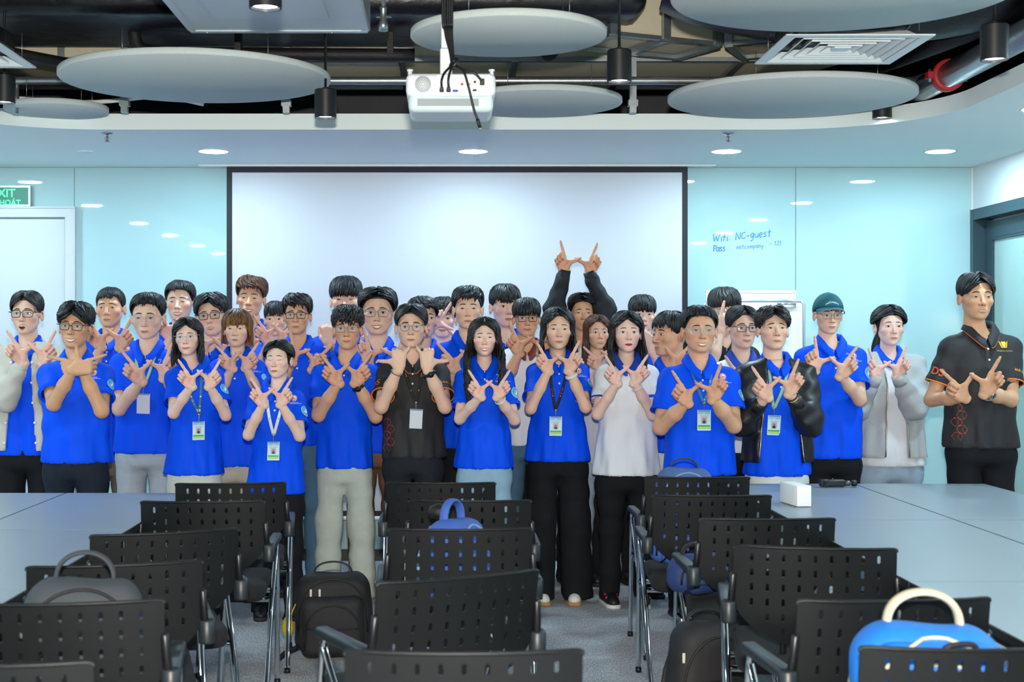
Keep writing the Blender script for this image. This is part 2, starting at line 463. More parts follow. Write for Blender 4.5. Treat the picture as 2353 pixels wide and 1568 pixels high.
vp = P(197, 348, FPX * (ZC - CAMH) / (784 - 348.0))
MB().lathe([(.001, 0), (.050, 0), (.046, -.005), (.001, -.006)], 24).build('cover_plate', MATS['ceiling_white'], tag(empty('ceiling_cover', (vp[0], vp[1], ZC), 0, 'faint flat round cover plate in the ceiling above the white door', 'cover plate')))

# ---- projection screen
SY = YB - .13
p0 = P(521, 384, SY); p1 = P(1580, 1187, SY)
sx0, sx1, sz1, sz0 = p0[0], p1[0], p0[2], p1[2]
scr = empty('projection_screen', ((sx0 + sx1) / 2, SY, sz0), 0, 'large white pull-down projection screen with black border on back wall', 'projection screen')
W_, H_ = sx1 - sx0, sz1 - sz0; bd = .036
MB().box((0, 0, H_ / 2), (W_ - 2 * bd + .01, .003, H_ - 2 * bd + .01)).build('screen_fabric', MATS['screen_fabric'], scr)
t = MB(); t.box((-W_ / 2 + bd / 2, -.002, H_ / 2), (bd, .005, H_)); t.box((W_ / 2 - bd / 2, -.002, H_ / 2), (bd, .005, H_)); t.box((0, -.002, H_ - bd / 2), (W_ - 2 * bd, .005, bd)); t.box((0, -.002, bd / 2), (W_ - 2 * bd, .005, bd)); t.build('black_border', MATS['screen_black'], scr)
t = MB(); t.tube([(-W_ / 2, 0, -.012), (W_ / 2, 0, -.012)], .014, 10); t.build('weight_bar', MATS['lamp_trim'], scr)
t = MB(); t.rbox((0, 0, ZC - sz0 - .006), (W_ + .36, .085, .012), .003, n=1); t.build('housing', MATS['lamp_trim'], scr)

# ---- exit sign
mat('sign_green', '#00684e', .4, emit='#006a4c', estr=.25); mat('sign_letter', '#50f09a', .4, emit='#3cff8c', estr=.9); mat('sign_frame', '#a8bcc0', .35, metal=.6)
ex = P(70, 474.5, YB - .05); sw, shh = .40, .136
sg = empty('exit_sign', (ex[0] - sw / 2, YB - .022, ex[2]), 0, 'green illuminated exit sign above the white door', 'exit sign')
t = MB(); t.box((0, -.016, .006), (sw, .036, .012)); t.box((0, -.016, shh - .006), (sw, .036, .012)); t.box((sw / 2 - .006, -.016, shh / 2), (.012, .036, shh - .024)); t.box((-sw / 2 + .006, -.016, shh / 2), (.012, .036, shh - .024)); t.build('sign_frame', MATS['sign_frame'], sg)
MB().box((0, -.018, shh / 2), (sw - .024, .03, shh - .024)).build('sign_face', MATS['sign_green'], sg)
for txt, size, xr, z in (('EXIT', .074, ex[0], .088), ('LỐI THOÁT', .050, ex[0], .035)):
    V2, F2 = text2d(txt, size, .018); V2 = V2 - [V2[:, 0].max(), 0]
    xo = sw / 2 - (.098 if txt == 'EXIT' else .063)
    t = MB(); t.add(np.stack([V2[:, 0] + xo, np.full(len(V2), -.0345), V2[:, 1] + z], 1), F2, 0, False); t.build('sign_lettering', MATS['sign_letter'], sg)

# ---- marker writing on the glass
ST = {'W': [[(0, 1), (.22, 0), (.42, .75), (.62, 0), (.88, 1)]], 'i': [[(.12, .6), (.14, 0)], [(.13, .80), (.15, .84)]], 'f': [[(.40, .95), (.26, .92), (.2, .7), (.18, 0)], [(.0, .55), (.42, .6)]], ':': [[(.1, .12), (.12, .16)], [(.1, .5), (.12, .54)]],
      'N': [[(0, -.05), (.02, 1), (.52, .0), (.60, 1.02)]], 'C': [[(.55, .85), (.38, .98), (.14, .80), (.06, .42), (.2, .08), (.48, .10), (.58, .22)]], '-': [[(.05, .35), (.42, .38)]], 'g': [[(.46, .62), (.26, .72), (.06, .5), (.12, .2), (.34, .18), (.46, .6), (.42, -.1), (.25, -.38), (.06, -.28)]],
      'u': [[(.04, .62), (.06, .2), (.22, .04), (.42, .2), (.46, .64), (.48, .02)]], 'e': [[(.06, .34), (.44, .40), (.34, .66), (.12, .56), (.06, .25), (.2, .02), (.46, .10)]], 's': [[(.40, .60), (.18, .66), (.08, .48), (.36, .28), (.36, .06), (.04, .04)]], 't': [[(.22, 1.0), (.20, .1), (.34, .0)], [(.0, .64), (.46, .68)]],
      'P': [[(.06, 0), (.06, .95), (.36, .95), (.46, .72), (.32, .5), (.06, .5)]], 'a': [[(.44, .6), (.2, .64), (.04, .34), (.12, .04), (.36, .12), (.44, .58), (.46, .02)]], 'n': [[(.06, .62), (.08, 0)], [(.08, .38), (.26, .62), (.42, .50), (.46, 0)]], 'c': [[(.40, .54), (.2, .64), (.06, .34), (.16, .04), (.42, .10)]], 'o': [[(.24, .64), (.05, .34), (.22, .02), (.44, .32), (.26, .64)]],
      'm': [[(.05, .6), (.07, 0)], [(.07, .36), (.22, .6), (.32, .45), (.34, 0)], [(.34, .38), (.48, .6), (.6, .46), (.62, 0)]], 'p': [[(.08, .62), (.06, -.4)], [(.08, .5), (.3, .64), (.44, .36), (.28, .06), (.08, .16)]], 'y': [[(.04, .62), (.18, .14), (.26, .1)], [(.46, .64), (.2, -.36), (.04, -.34)]], '1': [[(.02, .66), (.2, .9), (.2, 0)]], '2': [[(.04, .7), (.2, .9), (.4, .72), (.3, .4), (.04, .02), (.46, .04)]], '3': [[(.06, .84), (.36, .88), (.18, .52), (.42, .32), (.3, .02), (.04, .06)]], ' ': []}
def handwriting(word, px, py, h, slope, lb, adv=.62):
    o = P(px, py, YB - .014); s = h / FPX * YB; mb = MB(); x = 0
    for ch in word:
        wid = {'W': 1.0, 'N': .74, 'i': .30, ':': .3, 'm': .76, 'C': .70, ' ': .5}.get(ch, adv)
        for st in ST[ch]:
            pts = smooth_path(np.array(st), 3) if len(st) > 2 else np.array(st, float)
            w = np.array([(x + q[0] + .08 * q[1], 0, q[1] + slope * (x + q[0])) for q in pts]) * s + [o[0], YB - .0135, o[2]]
            mb.tube(w, .0030 if h > 13 else .0017, 5)
        x += wid
    tag(mb.build('marker_writing', MATS['marker_blue']), lb, 'writing', 'blue marker writing on the glass wall')
handwriting('Wifi', 1638, 555, 17, .02, 'faded blue marker word Wifi on the glass wall', .5); handwriting(':', 1674, 553, 15, 0, 'tiny blue marker colon after the word Wifi')
handwriting('NC-guest', 1691, 551, 16, .10, 'blue marker words NC-guest on the glass wall')
handwriting('Pass', 1639, 578, 14, .05, 'faint blue marker word Pass on the glass wall', .5); handwriting(':', 1675, 576, 13, 0, 'tiny blue marker colon after the word Pass')
handwriting('netcompany', 1692, 573, 10, .06, 'blue marker word netcompany below the other writing')
handwriting('- 123', 1768, 565, 11, .06, 'blue marker dash and digits 123 after the password word', .5)

# ---- acoustic discs
mat('felt_grey', '#c6d0ce', .95, var=.08, vscale=120, bump=.25, bscale=500, spec=.1)
mat('wire', '#9aa2a4', .35, metal=.8)
mat('felt_edge', '#98a2a0', .95, var=.08, vscale=120, spec=.1)
def disc(px, py, w, lb):
    dh = 1.20; y = FPX * dh / (784 - py); r_ = w / FPX * y / 2; x = (px - CX) / FPX * y
    o = empty('acoustic_disc', (x, y, CAMH + dh), 0, lb, 'acoustic panel', 'grey felt acoustic discs under the ceiling')
    t = MB(); t.lathe([(.001, 0), (r_ - .004, 0), (r_, .004), (r_, .026), (r_ - .004, .03), (.001, .03)], 72); t.build('felt_panel', MATS['felt_grey'], o, sharp=50)
    for a in (35, 145, 235, 325):
        ca, sa = math.cos(math.radians(a)) * r_ * .72, math.sin(math.radians(a)) * r_ * .72
        t = MB(); t.tube([(ca, sa, .03), (ca, sa, .17)], .0016, 5); t.lathe([(.001, .03), (.012, .03), (.010, .042), (.001, .044)], 10, (ca, sa, 0)); t.build('suspension_wire', MATS['wire'], o)
disc(450, 186, 617, 'large round grey acoustic disc left of the projector'); disc(1168, 87, 450, 'round grey acoustic disc above and behind the projector'); disc(1817, 229, 560, 'large round grey acoustic disc below the square air diffuser')
disc(1240, 240, 378, 'round grey acoustic disc partly hidden behind the projector'); disc(130, 257, 235, 'smallest grey acoustic disc at the left edge'); disc(1940, -12, 790, 'largest looking grey acoustic disc at the top right')

# ---- spotlights
mat('spot_black', '#0e1013', .45); mat('spot_glow', '#ffffff', .5, emit=(.88, .95, 1.0), estr=14.0)
def spot(px, y, zb, lb, h=.13, r_=.05):
    x = (px - CX) / FPX * y
    o = empty('cylinder_spotlight', (x, y, zb), 0, lb, 'spotlight', 'black cylinder spotlights in the open ceiling')
    MB().lathe([(r_ - .008, .012), (r_ - .006, 0), (r_, 0), (r_, h - .004), (r_ - .004, h), (.012, h), (.012, h + .01)], 32).build('spot_housing', MATS['spot_black'], o, sharp=40)
    MB().lathe([(.001, .010), (r_ - .009, .010), (r_ - .009, .013), (.001, .013)], 24).build('spot_lens', MATS['spot_glow'], o)
    MB().tube([(0, 0, h), (0, 0, ZS - zb)], .006, 8).build('hanging_stem', MATS['spot_black'], o)
spot(748, 6.5, 2.47, 'black cylinder spotlight below the large left acoustic disc'); spot(1423, 5.84, 2.515, 'black cylinder spotlight right of the projector'); spot(2285, 5.19, 2.475, 'black cylinder spotlight beside the thick pipe at top right')
spot(2027, 7.46, 2.618, 'black cylinder spotlight whose rim peeks from behind the right acoustic disc'); spot(10, 6.6, 2.555, 'black cylinder spotlight at the left edge'); spot(610, 4.36, 2.47, 'black cylinder spotlight under the hanging air unit')

# ---- services in the void
def sh_x(dx, mb):
    mb.v = [v + [dx, 0, 0] for v in mb.v]; return mb
mat('foil_black', '#101114', .38, bump=.9, bscale=9, spec=.5, var=.3, vscale=5); mat('galv', '#a3adb0', .36, metal=.85, var=.25, vscale=30); mat('fibre_beige', '#cfc6ac', .9, var=.06, vscale=30); mat('pipe_black', '#121316', .6, bump=.3, bscale=40); mat('coupling_red', '#b3282c', .5)
mat('unit_metal', '#b4c2c8', .42, metal=.2, var=.05, vscale=4)
t = MB(); t.rbox((-1.40, 6.98, 3.24), (4.04, .84, .54), .07, n=3); tag(sh_x(0.300, t).build('wrapped_duct', MATS['foil_black']), 'wide air duct wrapped in black foil from the top left to behind the projector pole', 'duct', 'black wrapped air ducts')
t = MB(); t.tube(smooth_path([(.78, 6.36, 3.25), (.98, 6.34, 3.17), (1.4, 6.32, 3.11), (1.9, 6.24, 3.13), (2.45, 5.95, 3.25)], 8), .34, 24); tag(sh_x(0.300, t).build('wrapped_duct', MATS['foil_black']), 'fat round duct wrapped in black foil at the upper right', 'duct', 'black wrapped air ducts')
fd = empty('fibreboard_duct', (-.25, 7.95, 2.95), 0, 'beige fibreboard duct with galvanised flanges behind the pipes', 'duct')
MB().box((0, 0, .2), (4.9, .86, .40)).build('duct_board', MATS['fibre_beige'], fd)
for i in range(9):
    x = -2.4 + i * .6; t = MB(); t.box((x, -.43, .2), (.035, .03, .43)); t.box((x, 0, -.012), (.035, .88, .028)); t.box((x, .43, .2), (.035, .03, .43)); t.build('flange', MATS['galv'], fd)
for yy in (-.42, .42): MB().box((0, yy, -.010), (4.92, .035, .022)).build('corner_angle', MATS['galv'], fd)
for (cx, cy, rz, L) in ((.98, 7.11, 24, .60), (1.74, 7.11, -24, .60)):
    fo = empty('fibreboard_branch', (cx, cy, 2.93), math.radians(rz), 'slanted beige duct branch with shiny flanges ' + ('right of the projector' if cx < 1.5 else 'left of the air diffuser'), 'duct', 'slanted fibreboard duct branches')
    MB().box((0, 0, .16), (L, .36, .30)).build('duct_board', MATS['fibre_beige'], fo)
    for x in (-L / 2, 0, L / 2): t = MB(); t.box((x, -.19, .16), (.04, .03, .34)); t.box((x, 0, -.008), (.04, .38, .026)); t.box((x, .19, .16), (.04, .03, .34)); t.build('flange', MATS['galv'], fo)
    for yy in (-.18, .18): MB().box((0, yy, -.004), (L, .03, .02)).build('corner_angle', MATS['galv'], fo)
t = MB(); t.tube([(-3.1, 7.32, 2.79), (1.98, 7.32, 2.79)], .021, 14)
for x in (-2.0, -.35, 1.12): t.tube([(x - .025, 7.32, 2.79), (x + .025, 7.32, 2.79)], .026, 14)
gp = tag(sh_x(0.320, t).build('sprinkler_pipe', MATS['galv'], sharp=40), 'thin galvanised pipe running across behind the projector', 'pipe')
for x, z1 in ((-2.55, 2.62), (1.45, 2.74)): MB().tube([(x + .32, 7.32, 2.77), (x + .32, 7.32, z1)], .017, 10).build('pipe_drop', MATS['galv'], gp)
mp = empty('main_pipe', (2.44, 6.6, 2.75), 0, 'thick galvanised sprinkler main with red couplings at the right', 'pipe')
t = MB(); t.tube([(0, -1.7, 0), (0, .95, 0)], .062, 24); t.build('pipe_run', MATS['galv'], mp)
t = MB(); t.tube(smooth_path([(-.17, .72, .04), (-.06, .70, .03), (0, .60, 0)], 5), .024, 12); t.build('pipe_tee', MATS['galv'], mp)
for yy in (.36, .92):
    t = MB(); t.tube([(0, yy - .030, 0), (0, yy - .028, 0), (0, yy + .028, 0), (0, yy + .030, 0)], [.066, .078, .078, .066], 24)
    for sd in (-1, 1): t.box((sd * .086, yy, 0), (.035, .05, .03)); 
    cp = t.build('pipe_coupling', MATS['coupling_red'], mp)
    for sd in (-1, 1): MB().tube([(sd * .088, yy, -.03), (sd * .088, yy, .03)], .009, 8).build('coupling_bolt', MATS['galv'], cp)
t = MB(); t.tube(smooth_path([(-1.87, 7.02, 3.1), (-1.865, 7.02, 2.98), (-1.84, 7.02, 2.90), (-1.75, 7.02, 2.875), (-1.6, 7.02, 2.87), (-.48, 7.02, 2.862)], 6), .032, 14)
for x in (-1.35, -.6): t.box((x, 7.02, 2.92), (.03, .07, .13))
tag(sh_x(0.310, t).build('insulated_pipe', MATS['pipe_black']), 'black insulated pipe bending down above the large left disc', 'pipe', 'black insulated pipes')
t = MB(); t.tube(smooth_path([(.20, 7.44, 3.02), (.20, 7.30, 2.93), (.22, 7.0, 2.92), (.24, 6.75, 2.92)], 6), .042, 14); tag(sh_x(0.310, t).build('insulated_pipe', MATS['pipe_black']), 'short black insulated pipe beside the fibreboard branch', 'pipe', 'black insulated pipes')
t = MB(); t.tube(smooth_path([(2.6, 5.4, 3.0), (2.2, 6.2, 2.90), (1.78, 7.1, 2.82), (1.55, 7.5, 2.80)], 6), .055, 16); tag(sh_x(0.310, t).build('insulated_pipe', MATS['pipe_black']), 'black insulated hose slanting behind the square air diffuser', 'pipe', 'black insulated pipes')
t = MB(); t.tube(smooth_path([(-2.9, 7.6, 2.77), (-2.3, 7.62, 2.73), (-1.9, 7.62, 2.76), (-1.65, 7.62, 2.72)], 6), .012, 8); tag(sh_x(0.335, t).build('conduit', MATS['lamp_trim']), 'thin pale conduit just above the ceiling edge at left', 'conduit')
t = MB(); t.tube([(-2.95, 6.3, 2.86), (-1.7, 7.5, 2.80)], .026, 10); tag(sh_x(0.310, t).build('insulated_pipe', MATS['pipe_black']), 'thin black insulated pipe slanting above the smallest disc', 'pipe', 'black insulated pipes')
for i, (x, y) in enumerate(((-2.05, 7.475), (-1.2, 7.475), (.62, 7.475))):
    t = MB(); t.box((x, y, 3.2), (.035, .035, 1.1)); t.box((x, y, 2.70), (.05, .05, .03)); tag(sh_x(0.345, t).build('hanger_rod', MATS['galv']), ('galvanised hanger strut above the smallest disc', 'galvanised hanger strut behind the left spotlight', 'galvanised hanger strut behind the projector')[i], 'hanger', 'galvanised hanger struts')

# hanging air unit
au = empty('air_unit', (-.71, 5.58, 2.745), 0, 'hanging rectangular metal air unit at the top left', 'air conditioner')
t = MB(); t.rbox((0, 0, .16), (.76, .78, .32), .012, n=2); t.build('unit_casing', MATS['unit_metal'], au)
t = MB(); t.box((0, .36, .002), (.74, .035, .014)); t.box((0, -.36, .002), (.74, .035, .014)); t.box((-.36, 0, .002), (.03, .68, .013)); t.box((.36, 0, .002), (.03, .68, .013)); t.build('bottom_flange', MATS['unit_metal'], au)
t = MB(); t.box((0, -.05, -.002), (.46, .34, .010)); t.build('service_panel', MATS['unit_metal'], au)
for x in (-.3, -.05, .22): MB().lathe([(.001, -.004), (.007, -.003), (.007, .002), (.001, .003)], 8, (x, .36, -.006)).build('screw', MATS['galv'], au)
for sx_ in (-.36, .36):
    for sy_ in (-.3, .3): MB().tube([(sx_ * 1.08, sy_, .16), (sx_ * 1.08, sy_, .98)], .006, 6).build('threaded_rod', MATS['galv'], au)
t = MB(); t.lathe([(.001, 0), (.02, 0), (.022, .03), (.014, .05), (.014, .09), (.02, .1), (.001, .1)], 14); t.tube([(-.03, 0, .06), (.035, 0, .06)], .006, 8); t.tube([(0, 0, .1), (0, 0, .9)], .01, 8)
tag(t.build('pipe_valve', MATS['galv'], loc=(0, 0, 0)), 'small metal valve hanging right of the air unit', 'valve').location = (-.28, 6.05, 2.77)

def diffuser(cx, cy, z, lb):
    o = empty('air_diffuser', (cx, cy, z), 0, lb, 'air diffuser', 'square white air diffusers')
    m = mat('diffuser_white', '#dfe8e8', .45)
    def frame(hw, w, z0, z1):
        """square picture-frame of sloping blades"""
        a, b = hw, hw - w; V = []
        for q, zz in ((a, z0), (b, z1), (b, z1 + .004), (a, z0 + .006)):
            V += [(-q, -q, zz), (q, -q, zz), (q, q, zz), (-q, q, zz)]
        F = []
        for r_ in range(4):
            n_ = (r_ + 1) % 4
            for k in range(4): F.append([r_ * 4 + k, r_ * 4 + (k + 1) % 4, n_ * 4 + (k + 1) % 4, n_ * 4 + k])
        return V, F
    t = MB(); t.add(*frame(.30, .045, 0, 0), 0, False); t.build('outer_frame', m, o)
    for i in range(5):
        t = MB(); t.add(*frame(.252 - i * .045, .036, .004, .034), 0, False); t.build('louvre_blade', m, o)
    t = MB(); t.box((0, 0, .014), (.07, .07, .02)); t.build('centre_plate', m, o)
    t = MB()
    t.rbox((0, 0, .09), (.46, .46, .09), .02, n=2); t.build('neck_box', MATS['foil_black'], o)
    for a in (-1, 1):
        for b in (-1, 1): MB().tube([(a * .25, b * .25, .03), (a * .25, b * .25, .15)], .002, 5).build('suspension_wire', MATS['wire'], o)
diffuser(1.657, 6.02, 2.68, 'square white air diffuser at the upper right'); diffuser(-2.16, 6.11, 2.68, 'square white air diffuser at the top left edge')

# ---- projector
mat('plastic_white', '#e6ecf2', .4); mat('port_black', '#101215', .5); mat('cable_black', '#15181c', .45); glassy('clear_cover', '#e4f0f4', .16)
py_ = 5.1; pc = P(1036, 210, py_)
pj = empty('projector', (pc[0], py_, 0), 0, 'white ceiling projector with dangling black cables', 'projector')
zt, zb = P(0, 168, py_)[2], P(0, 254, py_)[2]; zmid = P(0, 222, py_)[2]
t = MB(); t.rbox((0, .13, (zt + zmid) / 2), (.322, .28, zt - zmid), .022, n=4); body_p = t.build('projector_body', MATS['plastic_white'], pj)
t = MB(); t.rbox((0, .13, (zmid + zb) / 2 + .006), (.306, .26, zmid - zb + .02), .024, n=4); t.build('lamp_cover', mat('plastic_pale', '#d3e4e6', .25), body_p)
t = MB(); t.box((-.01, -.0015, (zmid + zb) / 2 + .004), (.22, .004, .026)); t.build('cover_slot', mat('slot_grey', '#8f9c9c', .3), body_p)
yb = -.0105
t = MB(); t.lathe([(.001, 0), (.030, 0), (.030, .003), (.001, .003)], 28, (-.100, yb - .001, (zt + zmid) / 2), R=rotm('X', 90)); t.build('speaker_grille', mat('grille', '#cfd6da', .6), body_p)
for ring_ in range(1, 5):
    t = MB()
    for q in range(ring_ * 7):
        a = 2 * PI * q / (ring_ * 7); t.box((-.100 + .006 * ring_ * math.cos(a), yb - .0045, (zt + zmid) / 2 + .006 * ring_ * math.sin(a)), (.0022, .001, .0022))
    tag(t.build('grille_holes', MATS['port_black'], body_p), kind='stuff')
t = MB(); t.box((.045, yb, (zt + zmid) / 2 - .004), (.19, .003, .075)); t.build('port_panel', MATS['plastic_white'], body_p)
z0 = zmid + .018
for x, zz, w, h, m in ((.016, z0, .02, .008, 'port_blue'), (.085, z0 + .002, .014, .007, 'port_black'), (.112, z0 + .032, .017, .024, 'port_black'), (-.033, z0 + .001, .016, .011, 'port_black'), (-.008, z0 + .001, .016, .011, 'port_black')):
    if m == 'port_blue': mat('port_blue', '#2c3fb0', .4); MB().box((x, yb - .002, zz), (.026, .004, .012)).build('port_rim', MATS['plastic_white'], body_p)
    MB().rbox((x, yb - .004, zz), (w, .008, h), .002, n=1).build('port', MATS[m], body_p)
for x, zz, m, c in ((.040, z0 + .024, 'jack_red', '#a02a2a'), (.066, z0 + .024, 'jack_yellow', '#c8a030'), (.086, z0 + .032, 'port_black', None)):
    if c: mat(m, c, .4)
    MB().lathe([(.001, 0), (.0045, 0), (.0045, .004), (.001, .004)], 12, (x, yb, zz), R=rotm('X', 90)).build('jack', MATS[m], body_p)
for sd in (-1, 1): MB().lathe([(.001, zt - .004), (.008, zt - .004), (.007, zt + .012), (.011, zt + .012), (.011, zt + .018), (.001, zt + .018)], 14, (sd * .147, .03, 0)).build('foot', MATS['plastic_white'], body_p)
t = MB(); t.box((-.018, .06, (zt + ZS) / 2 + .05), (.032, .03, ZS - zt - .1)); t.rbox((-.017, .045, zt + .045), (.044, .05, .10), .006, n=2); t.build('mount_pole', MATS['plastic_white'], pj)
kz = zt + .028
for j, (x, dx) in enumerate(((-.030, 0), (-.022, 0), (-.012, 0), (-.004, 0), (.004, 0))):
    t = MB(); t.tube(smooth_path([(x, .035, ZS), (x, .035, zt + .30), (x * .7, .030, zt + .16), (x * .3 + .006, .018, zt + .08), (.010 + x * .2, .0, kz)], 6), .0052, 8); t.build('cable', MATS['cable_black'], pj)
t = MB(); t.tube(smooth_path([(.002, 0, kz - .012), (.016, -.006, kz + .004), (.022, 0, kz + .02), (.008, .006, kz + .014), (.0, -.004, kz - .006), (.014, -.008, kz - .012)], 5), .0075, 8); t.build('cable_knot', MATS['cable_black'], pj)
for pts in ([(.004, -.002, kz), (-.022, -.02, kz - .03), (-.033, -.034, kz - .06), (-.033, -.022, z0 + .012)], [(.008, -.004, kz), (-.004, -.02, kz - .03), (-.009, -.03, kz - .06), (-.008, -.022, z0 + .012)], [(.014, -.004, kz), (.05, -.02, kz - .022), (.085, -.026, kz - .034), (.110, -.016, z0 + .036)], [(.016, -.004, kz), (.046, -.026, kz - .03), (.062, -.032, kz - .08), (.082, -.032, zb - .0), (.094, -.032, zb - .035)]):
    t = MB(); t.tube(smooth_path(pts, 7), .0046, 8); t.build('cable', MATS['cable_black'], pj)
for x in (-.033, -.008): MB().rbox((x, -.018, z0 + .004), (.014, .016, .018), .003, n=1).build('cable_plug', MATS['port_black'], pj)
pl = np.array((.094, -.032, zb - .035)); pe = np.array((.104, -.032, zb - .066))
t = MB(); t.tube([pl, pl + (pe - pl) * .1, pe], [.005, .0068, .0062], 8); t.build('cable_plug', MATS['port_black'], pj); MB().tube([pe, pe + (pe - pl) * .25], .0035, 8).build('plug_tip', mat('brass', '#c8b070', .3, metal=.9), pj)
# ================================================================ PEOPLE
# ---------------------------------------------------------------- hands
FING = {'index': ((.027, 0, .088), (.043, .026, .021), .0088), 'middle': ((.007, -.001, .092), (.046, .029, .022), .0090),
        'ring': ((-.013, 0, .087), (.042, .027, .021), .0085), 'pinky': ((-.031, .001, .077), (.034, .021, .019), .0076)}
HPOSE = {'L': dict(index=(4, 0, 0, 4), middle=(66, 98, 62, 0), ring=(70, 98, 62, -3), pinky=(72, 95, 60, -6), thumb='out'),
         'shaka': dict(index=(74, 98, 60, 2), middle=(76, 98, 62, 0), ring=(74, 98, 62, -2), pinky=(6, 4, 4, -38), thumb='out'),
         'fist': dict(index=(70, 98, 62, 3), middle=(72, 98, 62, 0), ring=(74, 98, 62, -3), pinky=(76, 95, 60, -6), thumb='in'),
         'relax': dict(index=(18, 22, 14, 3), middle=(22, 26, 16, 0), ring=(26, 28, 18, -2), pinky=(30, 28, 18, -6), thumb='in')}
THUMB = {'out': ((.020, -.006, .016), (.050, -.014, .036), (.082, -.016, .037), (.110, -.015, .040)),
         'in': ((.018, -.006, .016), (.040, -.020, .046), (.047, -.032, .074), (.046, -.038, .098))}
_HAND = {}
def hand_template(kind):
    if kind in _HAND: return _HAND[kind]
    pose = HPOSE[kind]; chains = []; tips = []
    for nm, (K, Ls, r) in FING.items():
        a1, a2, a3, lean = pose[nm]; p = np.array(K, float); ang = 0.0
        pts = [p]
        for a, L in zip((a1, a2, a3), Ls):
            ang += math.radians(a); ln = math.radians(lean)
            p = p + L * np.array([math.sin(ln) * math.cos(ang), -math.sin(ang), math.cos(ang) * math.cos(ln)]); pts.append(p)
        chains.append((pts, (r * 1.12, r * 1.06, r * .96, r * .80))); tips.append(p)
    th = [np.array(q) for q in THUMB[pose['thumb']]]; chains.append((th, (.0150, .0122, .0108, .0086))); tips.append(th[-1])
    def f(X, Y, Z):
        d = smin(cone(X, Y, Z, (.008, .001, -.018), (.012, 0, .012), .0165, .0185), cone(X, Y, Z, (-.008, .001, -.018), (-.013, 0, .012), .0165, .018), .02)
        for nm, (K, Ls, r) in FING.items():
            d = smin(d, cone(X, Y, Z, (K[0] * .5, .001, .012), K, .0150, .0118), .012)
        d = smin(d, cone(X, Y, Z, (.017, -.007, .014), (.040, -.011, .040), .0165, .0135), .014)
        d = smin(d, cone(X, Y, Z, (-.020, -.006, .014), (-.028, -.006, .055), .0140, .0115), .012)
        for pts, rr in chains:
            c = None
            for i in range(3):
                e = cone(X, Y, Z, pts[i], pts[i + 1], rr[i], rr[i + 1])
                c = e if c is None else smin(c, e, .004)
            d = smin(d, c, .0045)
        return d
    V, F = snet(f, (-.062, -.075, -.058), (.125, .032, .20), .0047)
    tint = np.zeros(len(V))
    for t in tips: tint = np.maximum(tint, .75 * np.exp(-((V - t) ** 2).sum(1) / .012 ** 2))
    palm = np.clip(-(V[:, 1] + .006) / .012, 0, 1) * np.clip((V[:, 2] - .005) / .02, 0, 1)
    tint = np.maximum(tint, .38 * palm)
    _HAND[kind] = (V, F, tint, th[-1])
    return _HAND[kind]

# ---------------------------------------------------------------- heads
def head_fn(fw=1.0, jw=1.0, nw=1.0, neck=1.0, smile=0.0, long=1.0):
    def f(X, Y, Z):
        AX = np.abs(X)
        d = ell(X, Y, Z, (0, .010, .026), (.0735 * fw, .0915, .088))
        d = smin(d, ell(X, Y, Z, (0, -.028, -.030), (.0590 * fw, .0585, .080 * long)), .022)
        d = smin(d, cone(AX, Y, Z, (.0425 * jw * fw, -.004, -.048), (.014 * jw, -.060, -.094 * long), .0195, .0160), .022)
        d = smin(d, ell(X, Y, Z, (0, -.070, -.096 * long), (.021 * jw, .017, .015)), .014)
        d = smin(d, ell(AX, Y, Z, (.041 * fw, -.056, -.022 + .004 * smile), (.022, .026, .021)), .020)
        d = smin(d, ell(X, Y, Z, (0, -.066, -.066), (.031, .024, .026)), .016)
        d = smin(d, cone(AX, Y, Z, (.014, -.0735, .021), (.044 * fw, -.062, .022), .0145, .0125), .012)
        d = smax(d, -ell(AX, Y, Z, (.0315, -.0975, .000), (.0195, .0125, .0105)), .010)
        d = smin(d, ell(AX, Y, Z, (.0315, -.0745, .000), (.0160, .0115, .0095)), .005)
        nz = cone(X, Y, Z, (0, -.0820, .010), (0, -.1040, -.031), .0066, .0098)
        nz = smin(nz, ell(X, Y, Z, (0, -.1075, -.0335), (.0118 * nw, .0098, .0095)), .006)
        nz = smin(nz, ell(AX, Y, Z, (.0132 * nw, -.0945, -.0365), (.0078, .0090, .0072)), .005)
        d = smin(d, nz, .008)
        d = smin(d, ell(X, Y, Z, (0, -.0850, -.0632), (.0225, .0085, .0056)), .006)
        d = smin(d, ell(X, Y, Z, (0, -.0840, -.0742), (.0195, .0085, .0064)), .006)
        d = smin(d, cone(X, Y, Z, (0, .016, -.045), (0, .030, -.20), .0500 * neck, .0560 * neck), .022)
        ex, ey, ez = AX - .0775 * fw, Y - .010 - .25 * (AX - .0775 * fw), Z + .012
        e = ell(ex, ey, ez, (0, 0, 0), (.0095, .0175, .0300))
        e = smax(e, -ell(ex, ey, ez, (.007, -.006, .004), (.0060, .0095, .0170)), .004)
        return smin(d, e, .006)
    return f

def strip(fn, xs, zlo, zhi, nv, off, y0=-.16):
    """grid over the face between two edge curves, lying on the skin"""
    pts = []
    for x, a, b in zip(xs, zlo, zhi):
        for j in range(nv): pts.append((x, y0, a + (b - a) * j / (nv - 1)))
    return trace(fn, np.array(pts), (0, 1, 0), off), grid_faces(len(xs), nv)

